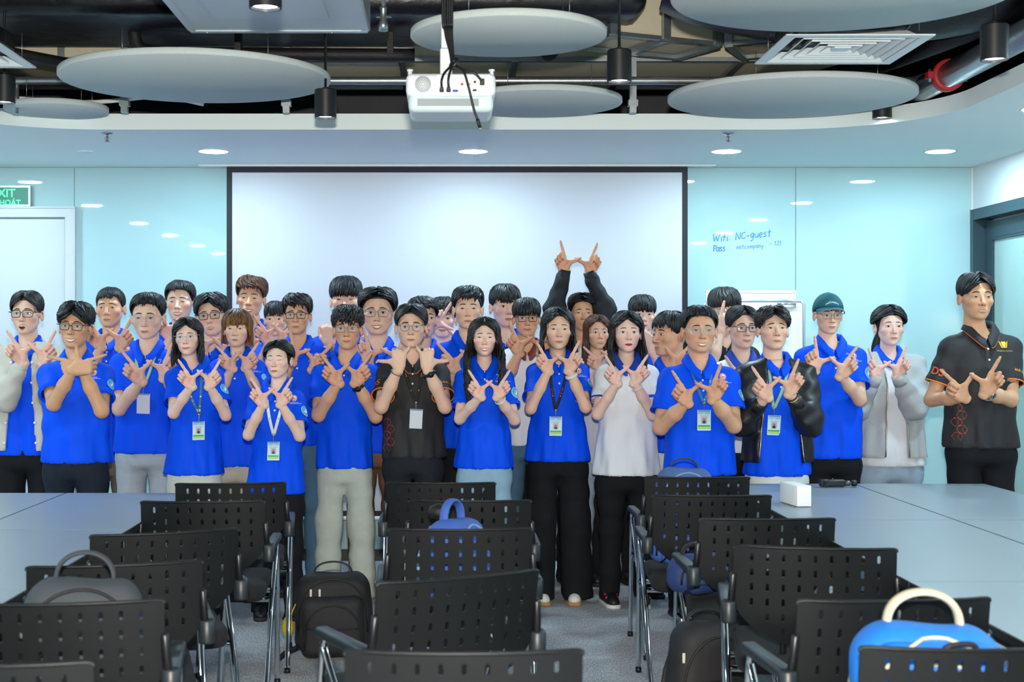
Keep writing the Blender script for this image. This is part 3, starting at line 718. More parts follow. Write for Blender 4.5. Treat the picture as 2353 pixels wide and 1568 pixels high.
def face_parts(mb, fn, T, o):
    """eyes, brows and mouth laid on the face; T maps head space to the person's space"""
    # slots: 0 skin 1 white 2 iris 3 lash/brow 4 lip 5 teeth 6 inner mouth
    for s in (-1, 1):
        cx = .0315 * s; hw = .0148
        op = {'open': 1.0, 'narrow': .62, 'closed': .0, 'smile': .5}[o['eyes']]
        u = np.linspace(-1, 1, 15); arch = np.sqrt(np.clip(1 - u ** 2, 0, 1))
        tilt = .0016 * u * s
        up = .0052 * op * arch ** .9 + tilt - (.0025 if op == 0 else 0) * arch
        lo = -.0040 * op * arch + tilt - (.0025 if op == 0 else 0) * arch
        xs = cx + hw * u
        if op > 0:
            V, F = strip(fn, xs, lo, up, 7, .0006)
            cen = np.array([V[f].mean(0) for f in F]); gx = o.get('gaze', 0) * .004
            mi = np.where(((cen[:, 0] - cx - gx) ** 2 + (cen[:, 2] - .0006) ** 2) < .0056 ** 2, 2, 1)
            mb.add(T(V), F, mi)
        V, F = strip(fn, xs, up - .0006, up + .0018 * (.4 + .6 * arch), 3, .0016)
        mb.add(T(V), F, 3)
        if op > 0:
            V, F = strip(fn, xs[2:-2], lo[2:-2] - .0007, lo[2:-2] + .0001, 2, .0009); mb.add(T(V), F, 3)
        u = np.linspace(0, 1, 10); bx = s * (.0125 + .038 * u)
        bz = .0205 + .0055 * np.sin(PI * (.15 + .72 * u)) - .004 * u ** 2 + o.get('brow', 0) * (u - .3)
        th = (.0028 if o['sex'] == 'm' else .0019) * (np.sin(PI * np.clip(.22 + .74 * u, 0, 1))) ** .8 + .0004
        V, F = strip(fn, bx, bz - th, bz + th, 3, .0012); mb.add(T(V), F, 3)
    # nostrils
    for s in (-1, 1):
        u = np.linspace(-1, 1, 5); V, F = strip(fn, s * .0068 + .0036 * u, -.0425 - .0012 * np.sqrt(1 - u ** 2 * .99), -.0425 + .0014 * np.sqrt(1 - u ** 2 * .99), 3, .0004)
        mb.add(T(V), F, 6)
    m = o['mouth']; u = np.linspace(-1, 1, 17); a = np.clip(1 - u ** 2, 0, 1); bow = 1 - .22 * np.exp(-(u / .16) ** 2)
    w = {'closed': .0225, 'smile': .0265, 'grin': .0285, 'open': .0215, 'talk': .0225}[m] * o.get('mw', 1)
    cur = {'closed': .0005, 'smile': .0048, 'grin': .0058, 'open': .001, 'talk': .001}[m]
    mid = -.0690 + cur * u ** 2
    gapu, gapl = {'closed': (.0003, .0004), 'smile': (.0003, .0005), 'grin': (.0010, .0078), 'open': (.0035, .0170), 'talk': (.0012, .0040)}[m]
    ui, li = mid + gapu * a, mid - gapl * a
    ut, lb = ui + .0058 * a ** .8 * bow + .0002, li - .0074 * a ** .75 - .0002
    xs = w * u
    V, F = strip(fn, xs, li, ui, 5, .0004)
    if m in ('grin', 'talk'):
        cen = np.array([V[f].mean(0) for f in F])
        mi = np.where(np.abs(cen[:, 0]) < w * .86, 5, 6) if m == 'grin' else np.where(cen[:, 2] > -.0712, 5, 6)
        mb.add(T(V), F, mi)
    elif m == 'open':
        cen = np.array([V[f].mean(0) for f in F]); mb.add(T(V), F, np.where(cen[:, 2] > -.0715, 5, 6))
    else: mb.add(T(V), F, 6)
    V, F = strip(fn, xs, ui, ut, 5, .0012); V[:, 1] -= .0010 * np.tile(np.sin(np.linspace(0, PI, 5)), 17); mb.add(T(V), F, 4)
    V, F = strip(fn, xs, lb, li, 5, .0012); V[:, 1] -= .0016 * np.tile(np.sin(np.linspace(0, PI, 5)), 17); mb.add(T(V), F, 4)

# ---------------------------------------------------------------- hair
HC = np.array([0, .010, .026])
def scalp(az, pol, off, fw):
    R = np.array([.0755 * fw, .0935, .090])
    d = np.stack([np.sin(pol) * np.sin(az), -np.sin(pol) * np.cos(az), np.cos(pol)], -1)
    return HC + (R + np.asarray(off)[..., None]) * d, d

def hairline(az, front):
    """height of the hairline by azimuth (0 = face, 180 = nape)"""
    a = np.degrees(np.abs(az))
    return np.interp(a, [0, 25, 42, 56, 66, 80, 92, 108, 122, 180], [front, front - .001, front - .010, .030, .004, -.006, .018, .016, -.030, -.062])

def hair_mesh(style, fw, seed, o):
    r = np.random.default_rng(seed); mb = MB()
    S = dict(n=270, front=.073, end='short', fr=.068, side=.004, back=-.058, drift='none', off=.010, lift=.010, tipoff=.003, w=.0080, wave=0.0, wf=3, jit=.008, asym=0.0, p0=(4, 62))
    S.update({
        'crop':    dict(fr=.072, off=.012, lift=.012, tipoff=.012, side=.016, w=.0075, n=270, jit=.007, p0=(3, 50)),
        'buzz':    dict(fr=.066, off=.008, lift=.006, tipoff=.004, side=.012, w=.0075, n=270),
        'fringe':  dict(fr=.034, off=.013, lift=.012, tipoff=.005, side=-.010, jit=.010),
        'lowfringe': dict(fr=.024, off=.015, lift=.013, tipoff=.006, side=-.022, jit=.009, w=.0105),
        'curtain': dict(drift='curtain', part=52, fr=.030, off=.013, lift=.015, tipoff=.006, side=-.012, jit=.012),
        'swept':   dict(drift='sweep', fr=.058, off=.014, lift=.020, tipoff=.009, side=.000, jit=.010),
        'quiff':   dict(drift='curtain', part=34, fr=.066, off=.015, lift=.022, tipoff=.016, side=.006, jit=.010),
        'curly':   dict(fr=.046, off=.016, lift=.016, tipoff=.010, side=-.002, wave=.0075, wf=2.3, w=.0105, jit=.016),
        'curlypart': dict(drift='curtain', part=38, fr=.034, off=.016, lift=.018, tipoff=.010, side=-.004, wave=.005, wf=2.0, w=.0105, jit=.014),
        'bob':     dict(fr=.034, off=.013, lift=.012, tipoff=.010, side=-.105, back=-.115, n=300, end='long', jit=.012, w=.0105),
        'mid':     dict(drift='curtain', part=62, fr=-.20, off=.012, lift=.012, tipoff=.012, side=-.20, back=-.19, n=380, end='long', jit=.02, w=.0088, wave=.005, wf=2),
        'wavy':    dict(drift='curtain', part=58, fr=-.43, off=.014, lift=.014, tipoff=.022, side=-.43, back=-.34, n=480, end='long', jit=.03, w=.0085, wave=.015, wf=3.0),
        'straight': dict(drift='curtain', part=60, fr=-.24, off=.012, lift=.012, tipoff=.010, side=-.25, back=-.22, n=380, end='long', jit=.02, w=.0088, wave=.002, wf=2),
        'tied':    dict(drift='tied', front=.064, fr=.0, off=.015, lift=.013, tipoff=.008, side=-.045, back=-.065, n=300, jit=.008, w=.0095),
    }[style])
    S.update(o.get('hairopt', {}))
    # scalp cap
    na, npo = 48, 13; az = np.linspace(-PI, PI, na, endpoint=False)
    hl = hairline(az, S['front'])
    if style == 'tied': hl = np.where(np.degrees(np.abs(az)) > 66, np.minimum(hl, -.045), np.where(np.degrees(np.abs(az)) > 54, np.minimum(hl, .0), hl))
    if S['end'] == 'long': hl = np.where(np.degrees(np.abs(az)) > 58, np.minimum(hl, -.05), hl)
    pe = np.arccos(np.clip((hl - HC[2]) / .094, -.96, .99))
    rows = []
    for j in range(npo):
        t = j / (npo - 1)
        off = .004 if j < npo - 1 else -.004
        rows.append(scalp(az, pe * max(t, .02), np.full(na, off), fw)[0])
    V = np.concatenate(rows); F = grid_faces(npo, na, True) + [list(range(na))]
    mb.add(V, F, 0, True, 0.12)
    # locks
    n = S['n']; az0 = r.uniform(-PI, PI, n); p0 = np.radians(r.uniform(*S['p0'], n)); a0 = np.degrees(np.abs(az0)); sg = np.sign(az0)
    if style in ('crop', 'buzz', 'fringe', 'lowfringe', 'curly', 'bob'):
        k = n // 5; az0[:k] = np.radians(r.uniform(-48, 48, k)); a0 = np.degrees(np.abs(az0)); sg = np.sign(az0)
    az1 = az0 + r.normal(0, .10, n)
    if S['drift'] == 'curtain':
        A = S['part']; a1 = np.where(a0 < 100, A + (a0 / 100) * (100 - A), a0); az1 = sg * np.radians(a1) + r.normal(0, .05, n)
    elif S['drift'] == 'sweep':
        az1 = az0 + np.where(a0 < 70, .55 * o.get('sweepdir', 1), 0.08) + r.normal(0, .06, n)
    elif S['drift'] == 'tied':
        az1 = sg * np.radians(np.where(a0 < 150, 96 + a0 * .38, a0)) + r.normal(0, .03, n)
    b1 = np.degrees(np.abs(az1))
    ze = np.interp(b1, [0, 44, 60, 74, 104, 122, 180], [S['fr'], S['fr'], (S['fr'] + S['side']) / 2, S['side'], S['side'] + (.012 if S['end'] == 'short' else 0), S['back'] * .6 + S['side'] * .4, S['back']])
    if S['end'] == 'short' and style != 'tied': ze = np.where((b1 > 84) & (b1 < 110), np.maximum(ze, .018), ze)
    ze = ze + r.normal(0, S['jit'], n)
    off = S['off'] * r.uniform(.55, 1.1, n)
    peq = np.radians(97)
    pt = np.arccos(np.clip((ze - HC[2]) / (.090 + off), -1, 1)); pol1 = np.minimum(np.maximum(pt, p0 + .25), peq)
    zeq = HC[2] + (.090 + off) * np.cos(peq)
    drop = np.where((S['end'] == 'long') & (ze < zeq), zeq - ze, 0)
    K = 7 if S['end'] == 'short' else 12
    arc = (pol1 - p0) * .09; tot = arc + drop
    ph = r.uniform(0, 6.28, n); ph2 = r.uniform(0, 6.28, n); pts = np.zeros((n, K, 3)); nor = np.zeros((n, K, 3))
    for j in range(K):
        s = j / (K - 1); L = s * tot
        pa = np.minimum(p0 + L / .09, pol1); dn = np.maximum(L - arc, 0)
        q = (pa - p0) / (pol1 - p0 + 1e-6)
        sm = q * q * (3 - 2 * q) if S['drift'] != 'tied' else q
        az = az0 + (az1 - az0) * sm
        o_ = off + S['lift'] * np.sin(np.clip(s * 2.4, 0, PI)) * (1 - .4 * s) + (S['tipoff'] - off * .5) * s
        if S['end'] == 'short' and style != 'tied': o_ = o_ * (1 - .72 * np.clip((pa - .80) / .75, 0, 1) * np.clip((np.degrees(np.abs(az)) - 40) / 30, 0, 1))
        if S['end'] == 'long': o_ = off + S['lift'] * np.sin(np.clip(q * PI, 0, PI)) * .5
        p, d = scalp(az, pa, o_, fw)
        p[:, 2] -= dn
        fl = np.clip(dn / .12, 0, 1)
        p[:, 0] += d[:, 0] * (S['tipoff'] * fl) ; p[:, 1] += (d[:, 1] * S['tipoff'] + np.where(d[:, 1] < 0, .018, -.012)) * fl
        if S['end'] == 'long':
            f2 = np.clip((dn - .03) / .12, 0, 1); f2 = f2 * f2 * (3 - 2 * f2); ba = np.degrees(np.abs(az1))
            p[:, 1] += np.where(ba < 92, -.080 - .012 * (92 - ba) / 40, np.where(ba < 120, -.02, .035)) * f2 * (1 if S['fr'] < -.1 else 0)
        wv = S['wave'] * min(1, s * 2.2)
        p = p + wv * np.stack([np.sin(ph + S['wf'] * 2 * PI * s), np.cos(ph + S['wf'] * 2 * PI * s) * .6, .4 * np.sin(ph2 + S['wf'] * 2 * PI * s)], 1)
        pts[:, j] = p; nor[:, j] = d
    tg = np.gradient(pts, axis=1); tg /= np.linalg.norm(tg, axis=2, keepdims=True) + 1e-9
    uu = np.cross(tg, nor); uu /= np.linalg.norm(uu, axis=2, keepdims=True) + 1e-9
    nn = np.cross(uu, tg)
    tp = np.interp(np.linspace(0, 1, K), [0, .15, .6, .85, 1], [.45, .9, 1, .75, .10])
    w = (S['w'] * r.uniform(.6, 1.25, n))[:, None, None] * tp[None, :, None]
    ring = np.stack([pts + w * uu, pts + .38 * w * nn, pts - w * uu, pts - .38 * w * nn], 2)  # n,K,4,3
    V = ring.reshape(-1, 3)
    base = np.arange(n)[:, None, None] * K * 4 + np.arange(K - 1)[None, :, None] * 4
    c = np.arange(4); c2 = (c + 1) % 4
    Fq = np.stack([base + c, base + c2, base + 4 + c2, base + 4 + c], -1).reshape(-1, 4)
    tint = np.repeat(r.uniform(0, .8, n) ** 2, K * 4)
    if o.get('dye'):  # lighter streaks towards the ends
        tint = np.maximum(tint, np.tile(np.repeat(np.linspace(.0, 1.0, K), 4), n) * np.repeat(r.uniform(.2, 1, n), K * 4))
    mb.add(V, Fq, 0, True, tint)
    return mb

def tail_mesh(mb, z0, length, side, r):
    """a gathered tail behind the neck"""
    for i in range(34):
        a = r.uniform(0, 6.28); q = .016 * math.sqrt(r.uniform(0, 1)); L = length * r.uniform(.75, 1.05); ph = r.uniform(0, 6)
        t = np.linspace(0, 1, 9)
        x = side * (.030 + .030 * t) + q * math.cos(a) * (1 + .6 * t) + .006 * np.sin(ph + 5 * t)
        y = .098 + .012 * np.sin(t * 3) + q * math.sin(a) * .7 - .03 * t
        z = z0 - L * t
        V, F = tube_geo(np.stack([x, y, z], 1), .0075 * np.interp(t, [0, .2, .7, 1], [.7, 1, .8, .1]), 5); mb.add(V, F, 0, True, r.uniform(0, .5))

# ---------------------------------------------------------------- clothes
def loft_w(z, zh, zs, ws):
    t = (z - zh) / (zs - zh)
    return np.interp(t, [0, .30, .55, .80, 1.0, 1.2], ws)

def torso_fn(g, grow=0.0, hem=None, sleeves=True, notch=True, folds=1.0):
    zs, zh = g['zs'], g['hem'] if hem is None else hem
    k, bw = g['k'], g['bw']; S = g['S']; sx = S[1][0]
    ws = np.array([.176, .166, .166, .172, .150, .10] if g['sex'] == 'm' else [.178, .158, .146, .152, .130, .09]) * k * bw + grow
    wd = np.array([.122, .116, .112, .112, .088, .06] if g['sex'] == 'm' else [.124, .112, .104, .108, .082, .06]) * k * (1 + (bw - 1) * 1.1) + grow
    ph = g['ph']
    def f(X, Y, Z):
        wx = loft_w(Z, g['hem'], zs, ws); wy = loft_w(Z, g['hem'], zs, wd)
        if folds:
            a = np.arctan2(X, -Y + 1e-6); dn = np.clip((zs - .10 - Z) / .35, 0, 1)
            q = (.0062 * np.sin(5 * a + ph + 6 * Z) + .0048 * np.sin(9 * a - 2 * ph + 11 * Z) + .0030 * np.sin(15 * a + 3 * ph - 9 * Z)) * dn * folds
            q = q + .0050 * np.sin(46 * (Z + .55 * np.abs(X)) + ph) * np.exp(-((Z - (zs - .24)) / .12) ** 2) * folds
            wx = wx + q; wy = wy + q
        r = np.sqrt((X / wx) ** 2 + (Y / wy) ** 2)
        d = (r - 1) * np.minimum(wx, wy)
        d = smax(d, Z - (zs + .03 * k), .06)
        ax = np.abs(X)
        d = smin(d, cone(ax, Y, Z, (.0, .018, zs + .052 * k), (sx, .004, zs - .006), .062 * k + grow, .050 * k + grow * .8), .045)
        if sleeves:
            for i in (0, 1):
                A, E = g['S'][i], g['E'][i]; dr = (E - A) / np.linalg.norm(E - A); L = np.linalg.norm(E - A) * g['slv']
                B = A + dr * (L + .03); fa = .051 * k * g['aw'] + grow; fb = .063 * k * g['aw'] + grow
                wob = .0028 * np.sin(60 * ((X - A[0]) * .7 + Z) + ph + i) * folds
                c = cone(X, Y, Z, A, B, fa, fb) + wob
                c = np.maximum(c, (X - A[0]) * dr[0] + (Y - A[1]) * dr[1] + (Z - A[2]) * dr[2] - L)
                d = smin(d, c, .028)
        d = np.maximum(d, zh - Z)
        if notch:
            d = np.maximum(d, -cone(X, Y, Z, (0, .022, zs + .05 * k), (0, .022, zs + .4), .054 * k, .06 * k))
            zv = g['zv']
            d = np.maximum(d, -np.maximum(np.maximum(np.abs(X) - (Z - zv) * .50, zv - Z), Y))
        return d
    return f

def bounds(g, fore=False, pad=.12):
    pts = [g['S'][0], g['S'][1]]
    for i in (0, 1): pts.append(g['E'][i]); 
    if fore: pts += [g['W'][0], g['W'][1]]
    p = np.array(pts); lo = p.min(0) - pad; hi = p.max(0) + pad
    lo[1] = min(lo[1], -.20); hi[1] = max(hi[1], .20)
    return lo, hi

def collar_mesh(g, grow=0.0):
    k = g['k']; zs = g['zs']; mb = MB(); N = 41
    phs = np.radians(np.linspace(7, 353, N)); c = np.cos(phs)
    zc = zs + .116 * k
    rows = [[], [], [], [], []]
    for ph, cc in zip(phs, c):
        fr = max(cc, 0) ** 1.5
        sx, sy = math.sin(ph), -math.cos(ph)
        r0 = .056 * k + grow; yc = .018
        zt = zc + .014 * (1 - cc) / 2 - .078 * k * fr
        open_ = 1.0 - .30 * fr
        pt = lambda rr, z, dy=0: (rr * sx * open_, yc + rr * sy * .98 + dy, z)
        fwd = -.030 * fr
        low = .038 + .016 * max(0, math.cos(ph * 1 - .0)) ** 6 * (1 - max(0, math.cos(ph)) ** 40)
        rows[0].append(pt(r0 - .002, zt - .030, fwd)); rows[1].append(pt(r0 + .002, zt, fwd)); rows[2].append(pt(r0 + .010, zt + .002, fwd - .001))
        rows[3].append(pt(r0 + .024, zt - low * .5, fwd - .005)); rows[4].append(pt(r0 + .034 + .010 * fr, zt - low, fwd - .010))
    V = np.array(rows).reshape(-1, 3); mb.add(V, grid_faces(5, N)); return mb, V.reshape(5, N, 3)

def project2d(fn, V2, org, ux, uz, d, off):
    """lay flat artwork (N,2) on a surface; org is the middle of the artwork, ux/uz its axes, d the way it is pressed on"""
    ux, uz, d = [np.asarray(q, float) for q in (ux, uz, d)]
    P0 = np.asarray(org) + V2[:, :1] * ux + V2[:, 1:2] * uz - d * .12
    return trace(fn, P0, d, off)

def disc2d(r, n=16, cx=0, cy=0, ry=None):
    a = np.linspace(0, 2 * PI, n, endpoint=False); ry = r if ry is None else ry
    V = np.concatenate([[[cx, cy]], np.stack([cx + r * np.cos(a), cy + ry * np.sin(a)], 1)])
    return V, [[0, 1 + i, 1 + (i + 1) % n] for i in range(n)]
def ring2d(r0, r1, a0=0, a1=360, n=20, cx=0, cy=0):
    a = np.radians(np.linspace(a0, a1, n)); V = np.concatenate([np.stack([cx + r * np.cos(a), cy + r * np.sin(a)], 1) for r in (r0, r1)])
    return V, [[i, i + 1, n + i + 1, n + i] for i in range(n - 1)]
def poly2d(pts): return np.array(pts, float), [list(range(len(pts)))]
def line2d(pts, w):
    V = []; F = []; pts = np.array(pts, float)
    for a, b in zip(pts[:-1], pts[1:]):
        d = (b - a) / (np.linalg.norm(b - a) + 1e-9); n = np.array([-d[1], d[0]]) * w / 2; i = len(V)
        V += [a - n, b - n, b + n, a + n]; F.append([i, i + 1, i + 2, i + 3])
    return np.array(V), F

def art_mesh(fn, layers, org, ux, uz, d):
    mb = MB(); mats = []
    for V2, F, m, off in layers:
        if m not in mats: mats.append(m)
        q = project2d(fn, np.asarray(V2), org, ux, uz, d, off); good = np.abs(fn(q[:, 0], q[:, 1], q[:, 2]) - off) < .006
        F = [f for f in F if good[list(f)].all()]
        if F:
            us = sorted({i for f in F for i in f}); ix = {a: b for b, a in enumerate(us)}
            mb.add(q[us], [[ix[i] for i in f] for f in F], mats.index(m), False)
    return mb, mats

def chest_logo():
    W = MATS['print_white']; O = MATS['print_orange']; B = MATS['print_blue']; L = []
    V, F = text2d('2', .046, .012); L.append((V * [1, .95] + [-.020, .014], F, W, .0020))
    V, F = text2d('2', .046, -.012); L.append((V * [1, .95] + [-.020, .014], F, B, .0028))
    V, F = disc2d(.0185, 20, .013, .014); L.append((V, F, W, .0020))
    for r0, r1, a0, a1, m in ((.0135, .0170, -60, 200, O), (.0080, .0115, 120, 380, O), (.0135, .0168, 205, 295, B), (.0, .0050, 0, 360, O)):
        V, F = ring2d(r0, r1, a0, a1, 16, .013, .014); L.append((V, F, m, .0028))
    V, F = text2d('UIT', .0145, .01); L.append((V + [-.0245, -.0155], F, W, .0020))
    for i, s in enumerate(('TRƯỜNG ĐẠI HỌC', 'CÔNG NGHỆ THÔNG TIN')):
        V, F = text2d(s, .0056, .015); V = V - [V[:, 0].min(), 0]; L.append((V + [-.0090, -.0118 - .0066 * i], F, W, .0020))
    V, F = line2d([(-.0115, -.0085), (-.0115, -.0215)], .0007); L.append((V, F, W, .0020))
    return L
def sleeve_badge():
    W = MATS['print_white']; C = MATS['print_sky']; L = []
    V, F = disc2d(.026, 22, 0, 0, .032); L.append((V, F, MATS['print_pale'], .0022))
    V, F = disc2d(.0225, 22, 0, .001, .028); L.append((V, F, C, .0032))
    for a, l in ((20, .020), (2, .024), (-18, .018)):
        t = math.radians(a); tip = np.array([math.sin(t), math.cos(t)]) * l + [.002, -.004]
        L.append((*poly2d([(-.004, -.010), tip, (.007, -.009), (.002, -.014)]), W, .0040))
    L.append((*poly2d([(-.013, .000), (-.006, -.006), (.002, -.014), (-.004, -.017), (-.011, -.010)]), W, .0040))
    V, F = disc2d(.0022, 8, -.009, .010); L.append((V, F, W, .0040))
    V, F = ring2d(.019, .0205, 200, 340, 12, 0, -.002); L.append((V, F, W, .0040))
    return L
def gold_crown():
    G = MATS['print_gold']; Y = MATS['print_yellow']; L = []
    L.append((*poly2d([(-.024, .018), (-.015, -.012), (-.006, -.014), (-.015, .014), (-.021, .020)][::-1]), G, .0022))
    L.append((*poly2d([(.024, .018), (.015, -.012), (.006, -.014), (.015, .014), (.021, .020)]), G, .0022))
    L.append((*poly2d([(-.008, .020), (-.012, .012), (-.004, -.012), (.004, -.012), (.012, .012), (.008, .020), (.0, .016)]), Y, .0028))
    V, F = text2d('WebDev Studios', .0125, .0); L.append((V + [0, -.027], F, MATS['print_gold_dull'], .0020))
    return L
def hex_lines():
    O = MATS['print_orange']; L = []
    r = .027
    for cx, cy, n in ((-.012, .085, 4), (.012, .044, 6), (-.012, .003, 6), (.012, -.038, 6), (-.012, -.079, 5)):
        a = np.radians(np.arange(7) * 60 - 60); p = np.stack([cx + r * np.cos(a), cy + r * np.sin(a)], 1)
        V, F = line2d(p[:n + 1], .0013); L.append((V, F, O, .0020))
        V, F = line2d([p[0], (cx, cy), p[2]], .0009); L.append((V, F, O, .0020))
    for x, y in ((.0255, -.061), (-.0255, .026)):
        V, F = disc2d(.0030, 8, x, y); L.append((V, F, O, .0022))
    return L

SKIN = {'fair': ('#efc9b6', '#e39d90'), 'light': ('#e8bea4', '#da9280'), 'med': ('#dca988', '#cc846c'), 'tan': ('#d2a07c', '#be7e64'), 'deep': ('#8a5a3c', '#86503e')}
SHIRTS = {'blue': '#0050f0', 'white': '#e6eaee', 'black': '#2a2a2c', 'greywhite': '#c4c8d2', 'blackplain': '#1a1c20'}
PANTS = {'black': '#17181c', 'navy': '#1d2530', 'grey': '#a9b2ba', 'cream': '#c2c6bc', 'palejean': '#b9c0b6', 'jean': '#4a6a84', 'lightjean': '#8fb0c6', 'brown': '#7a5b44', 'white': '#d2d6d4', 'beige': '#b6ae9c', 'dkjean': '#23262c', 'greyjean': '#9db2c4', 'khaki': '#6a5d52'}
HAIR = {'black': ('#0d0c0d', '#2c2a2c'), 'soft': ('#151213', '#3a3230'), 'brown': ('#3a2114', '#7a4526'), 'dark brown': ('#1d1210', '#4c3226'), 'dyed': ('#161010', '#a06a2c')}

def setup_people_mats():
    for k, (a, b) in SKIN.items(): mat('skin_' + k, a, .48, spec=.35, var=.05, vscale=60, tint=lin(b), bump=.02, bscale=300)
    mat('eye_white', '#d8d4d0', .25); mat('iris', '#1c100c', .15); mat('brow', '#241a16', .7); mat('mouth_dark', '#3a1714', .6); mat('teeth', '#e6e0d4', .3)
    for k, c in (('rose', '#bf6e64'), ('red', '#b02a2c'), ('pale', '#b47a68'), ('pink', '#cc7470')): mat('lip_' + k, c, .38)
    for k, (a, b) in HAIR.items(): mat('hair_' + k.replace(' ', '_'), a, .48, spec=.4, tint=lin(b))
    for k, c in SHIRTS.items(): mat('cloth_' + k, c, .66, spec=.15 if k == 'blue' else .3, var=.05, vscale=14, bump=.55, bscale=7.5, stretch=(1.5, 1.5, .8))
    for k, c in PANTS.items(): mat('trouser_' + k, c, .85, spec=.2, var=.14, vscale=22, bump=.6, bscale=11)
    for k, c in (('white', '#f0f2f4'), ('orange', '#e8542a'), ('blue', '#1a50c8'), ('sky', '#35a6e2'), ('pale', '#9fd4f0'), ('gold', '#e89a2a'), ('yellow', '#f0c42e'), ('gold_dull', '#b59a64')): mat('print_' + k, c, .6)
    mat('trim_orange', '#f07a2c', .6); mat('trim_red', '#7a2a22', .6); mat('trim_blue', '#1747bc', .65); mat('button', '#e8eef2', .3)
    mat('frame_black', '#0c0c0e', .25); mat('frame_clear', '#b8bcc0', .15); mat('frame_gold', '#a88a5a', .25, metal=.8); mat('frame_grey', '#5c6066', .25, metal=.4)
    glassy('lens', '#f4f8fa', .07)

# ---------------------------------------------------------------- one person
NP = [0]
def person(px, top, chin, Y, label, shirt='blue', hem=1075, pants='black', hair='crop', hc='black', skin='light', sex='m',
           glasses=None, mouth='closed', eyes='open', hands=None, bw=1.0, fw=1.0, jw=1.0, nw=1.0, yaw=0, hyaw=0, hpitch=0, hroll=0,
           lanyard=None, jacket=None, bx=0, lip='pale', shoes='black_shoe', aw=1.0, extras=(), slv=.70, collar=None, cuff=None,
           logo=True, wide=0.0, cap=False, tail=None, cut=None, slope=0.0, dye=False, hairopt=None, mw=1.0, gaze=0, brow=0, sweepdir=1, neck=1.0, jhem=None, knit=None):
    fw *= 1.05; jw *= 1.0 if sex == 'm' else .88; neck *= .98 if sex == 'm' else .87
    NP[0] += 1; seed = 100 + NP[0]; r = np.random.default_rng(seed)
    o = dict(sex=sex, eyes=eyes, mouth=mouth, dye=dye, hairopt=hairopt or {}, mw=mw, gaze=gaze, brow=brow, sweepdir=sweepdir)
    g = {}
    c = P(px + bx, 784, Y); root_x = c[0]
    H = CAMH + (784 - top) / FPX * Y
    hs = float(np.clip((chin - top) / FPX * Y / .245, .84, 1.14))
    k = float(np.clip(H / 1.70, .92, 1.06)); k = .5 * (k + hs)
    root = empty('person', (root_x, Y, 0), math.radians(yaw), label, 'person', 'people in the group')
    Rz = rotm('Z', -yaw)
    def loc(px_, py_, dep):
        w = P(px_, py_, Y - dep); return Rz @ (w - np.array([root_x, Y, 0]))
    zchin = CAMH + (784 - chin) / FPX * Y
    zeye = zchin + .112 * hs
    hx = (px - CX) / FPX * Y - root_x
    zs = zchin - (.136 if sex == 'm' else .130) * k - slope
    sx = (.143 if sex == 'm' else .122) * k * (1 + (bw - 1) * .8)
    g.update(k=k, bw=bw, sex=sex, zs=zs, aw=aw * (1 if sex == 'm' else .86), slv=slv, ph=float(r.uniform(0, 6)), zv=zs + .014 * k)
    g['hem'] = CAMH - (hem - 784) / FPX * Y
    S = [np.array([-sx, .006, zs]), np.array([sx, .006, zs])]
    g['S'] = S
    # ---- where the wrists are
    hd = [None, None]; Wr = [None, None]
    ks = k * (1.0 if sex == 'm' else .92)
    if hands and hands[0] == 'W':
        _, cx, cy = hands[:3]; opt = hands[3] if len(hands) > 3 else {}
        dep = opt.get('dep', .27); roll = opt.get('roll', 36); kind = opt.get('t', 'L'); sp = opt.get('sp', 0.0)
        tipv = hand_template(kind)[3] if kind == 'L' else None
        C = loc(cx, cy, dep)
        for i, sd in ((0, -1), (1, 1)):
            rl = opt.get('rl', (roll, roll))[i]
            if kind == 'L':
                R = rotm('Y', sd * rl) @ rotm('X', opt.get('pit', 8))
                M = np.diag([-sd, 1, 1]); tp = R @ (M @ tipv) * ks
                W = C - tp + np.array([-sd * (.012 - sp), -.010 * sd * (1 if seed % 2 else -1), opt.get('dz', (0, 0))[i]])
            else:
                R = rotm('Y', sd * rl) @ rotm('Z', 180); M = np.diag([-sd, 1, 1])
                tp = R @ (M @ np.array([-.077, -.004, .132])) * ks; W = C - tp
            hd[i] = (kind, R @ M, sd); Wr[i] = W
    elif hands:
        for h in hands[1:]:
            i = 0 if h['side'] == 'R' else 1; sd = -1 if i == 0 else 1
            R = rotm('Y', h.get('roll', 0)) @ rotm('X', h.get('pit', 0)) @ rotm('Z', h.get('turn', 0))
            hd[i] = (h.get('t', 'L'), R @ np.diag([-sd, 1, 1]), sd); Wr[i] = loc(*h['at'], h.get('dep', .27))
    for i, sd in ((0, -1), (1, 1)):
        if Wr[i] is None:
            Wr[i] = S[i] + np.array([sd * .05, -.03, -.50 * k]); hd[i] = ('relax', rotm('Y', 180 + sd * 6) @ rotm('Z', 90 * sd) @ np.diag([-sd, 1, 1]), sd)
    LU, LF = .275 * k, .245 * k; E = [None, None]; W = Wr
    pole = {'up': (.9, .1, .25)}.get((hands[3] if hands and len(hands) > 3 and isinstance(hands[3], dict) else {}).get('pole', ''), (.40, .12, -1.0))
    for i, sd in ((0, -1), (1, 1)):
        v = W[i] - S[i]; L = float(np.linalg.norm(v)); L2 = min(max(L, .10), LU + LF - .006)
        d = v / L
        if L > LU + LF: W[i] = S[i] + d * L2   # arm fully stretched
        a = (LU ** 2 - LF ** 2 + L2 ** 2) / (2 * L2); hgt = math.sqrt(max(LU ** 2 - a ** 2, 1e-5))
        pv = np.array([pole[0] * sd, pole[1], pole[2]]); pv = pv - d * (pv @ d); pv /= np.linalg.norm(pv)
        E[i] = S[i] + d * a + pv * hgt
    g['E'] = E; g['W'] = W
    # ---- body: trunk, neck, arms, head and hands in one mesh
    fat = aw * (1 if sex == 'm' else .86)
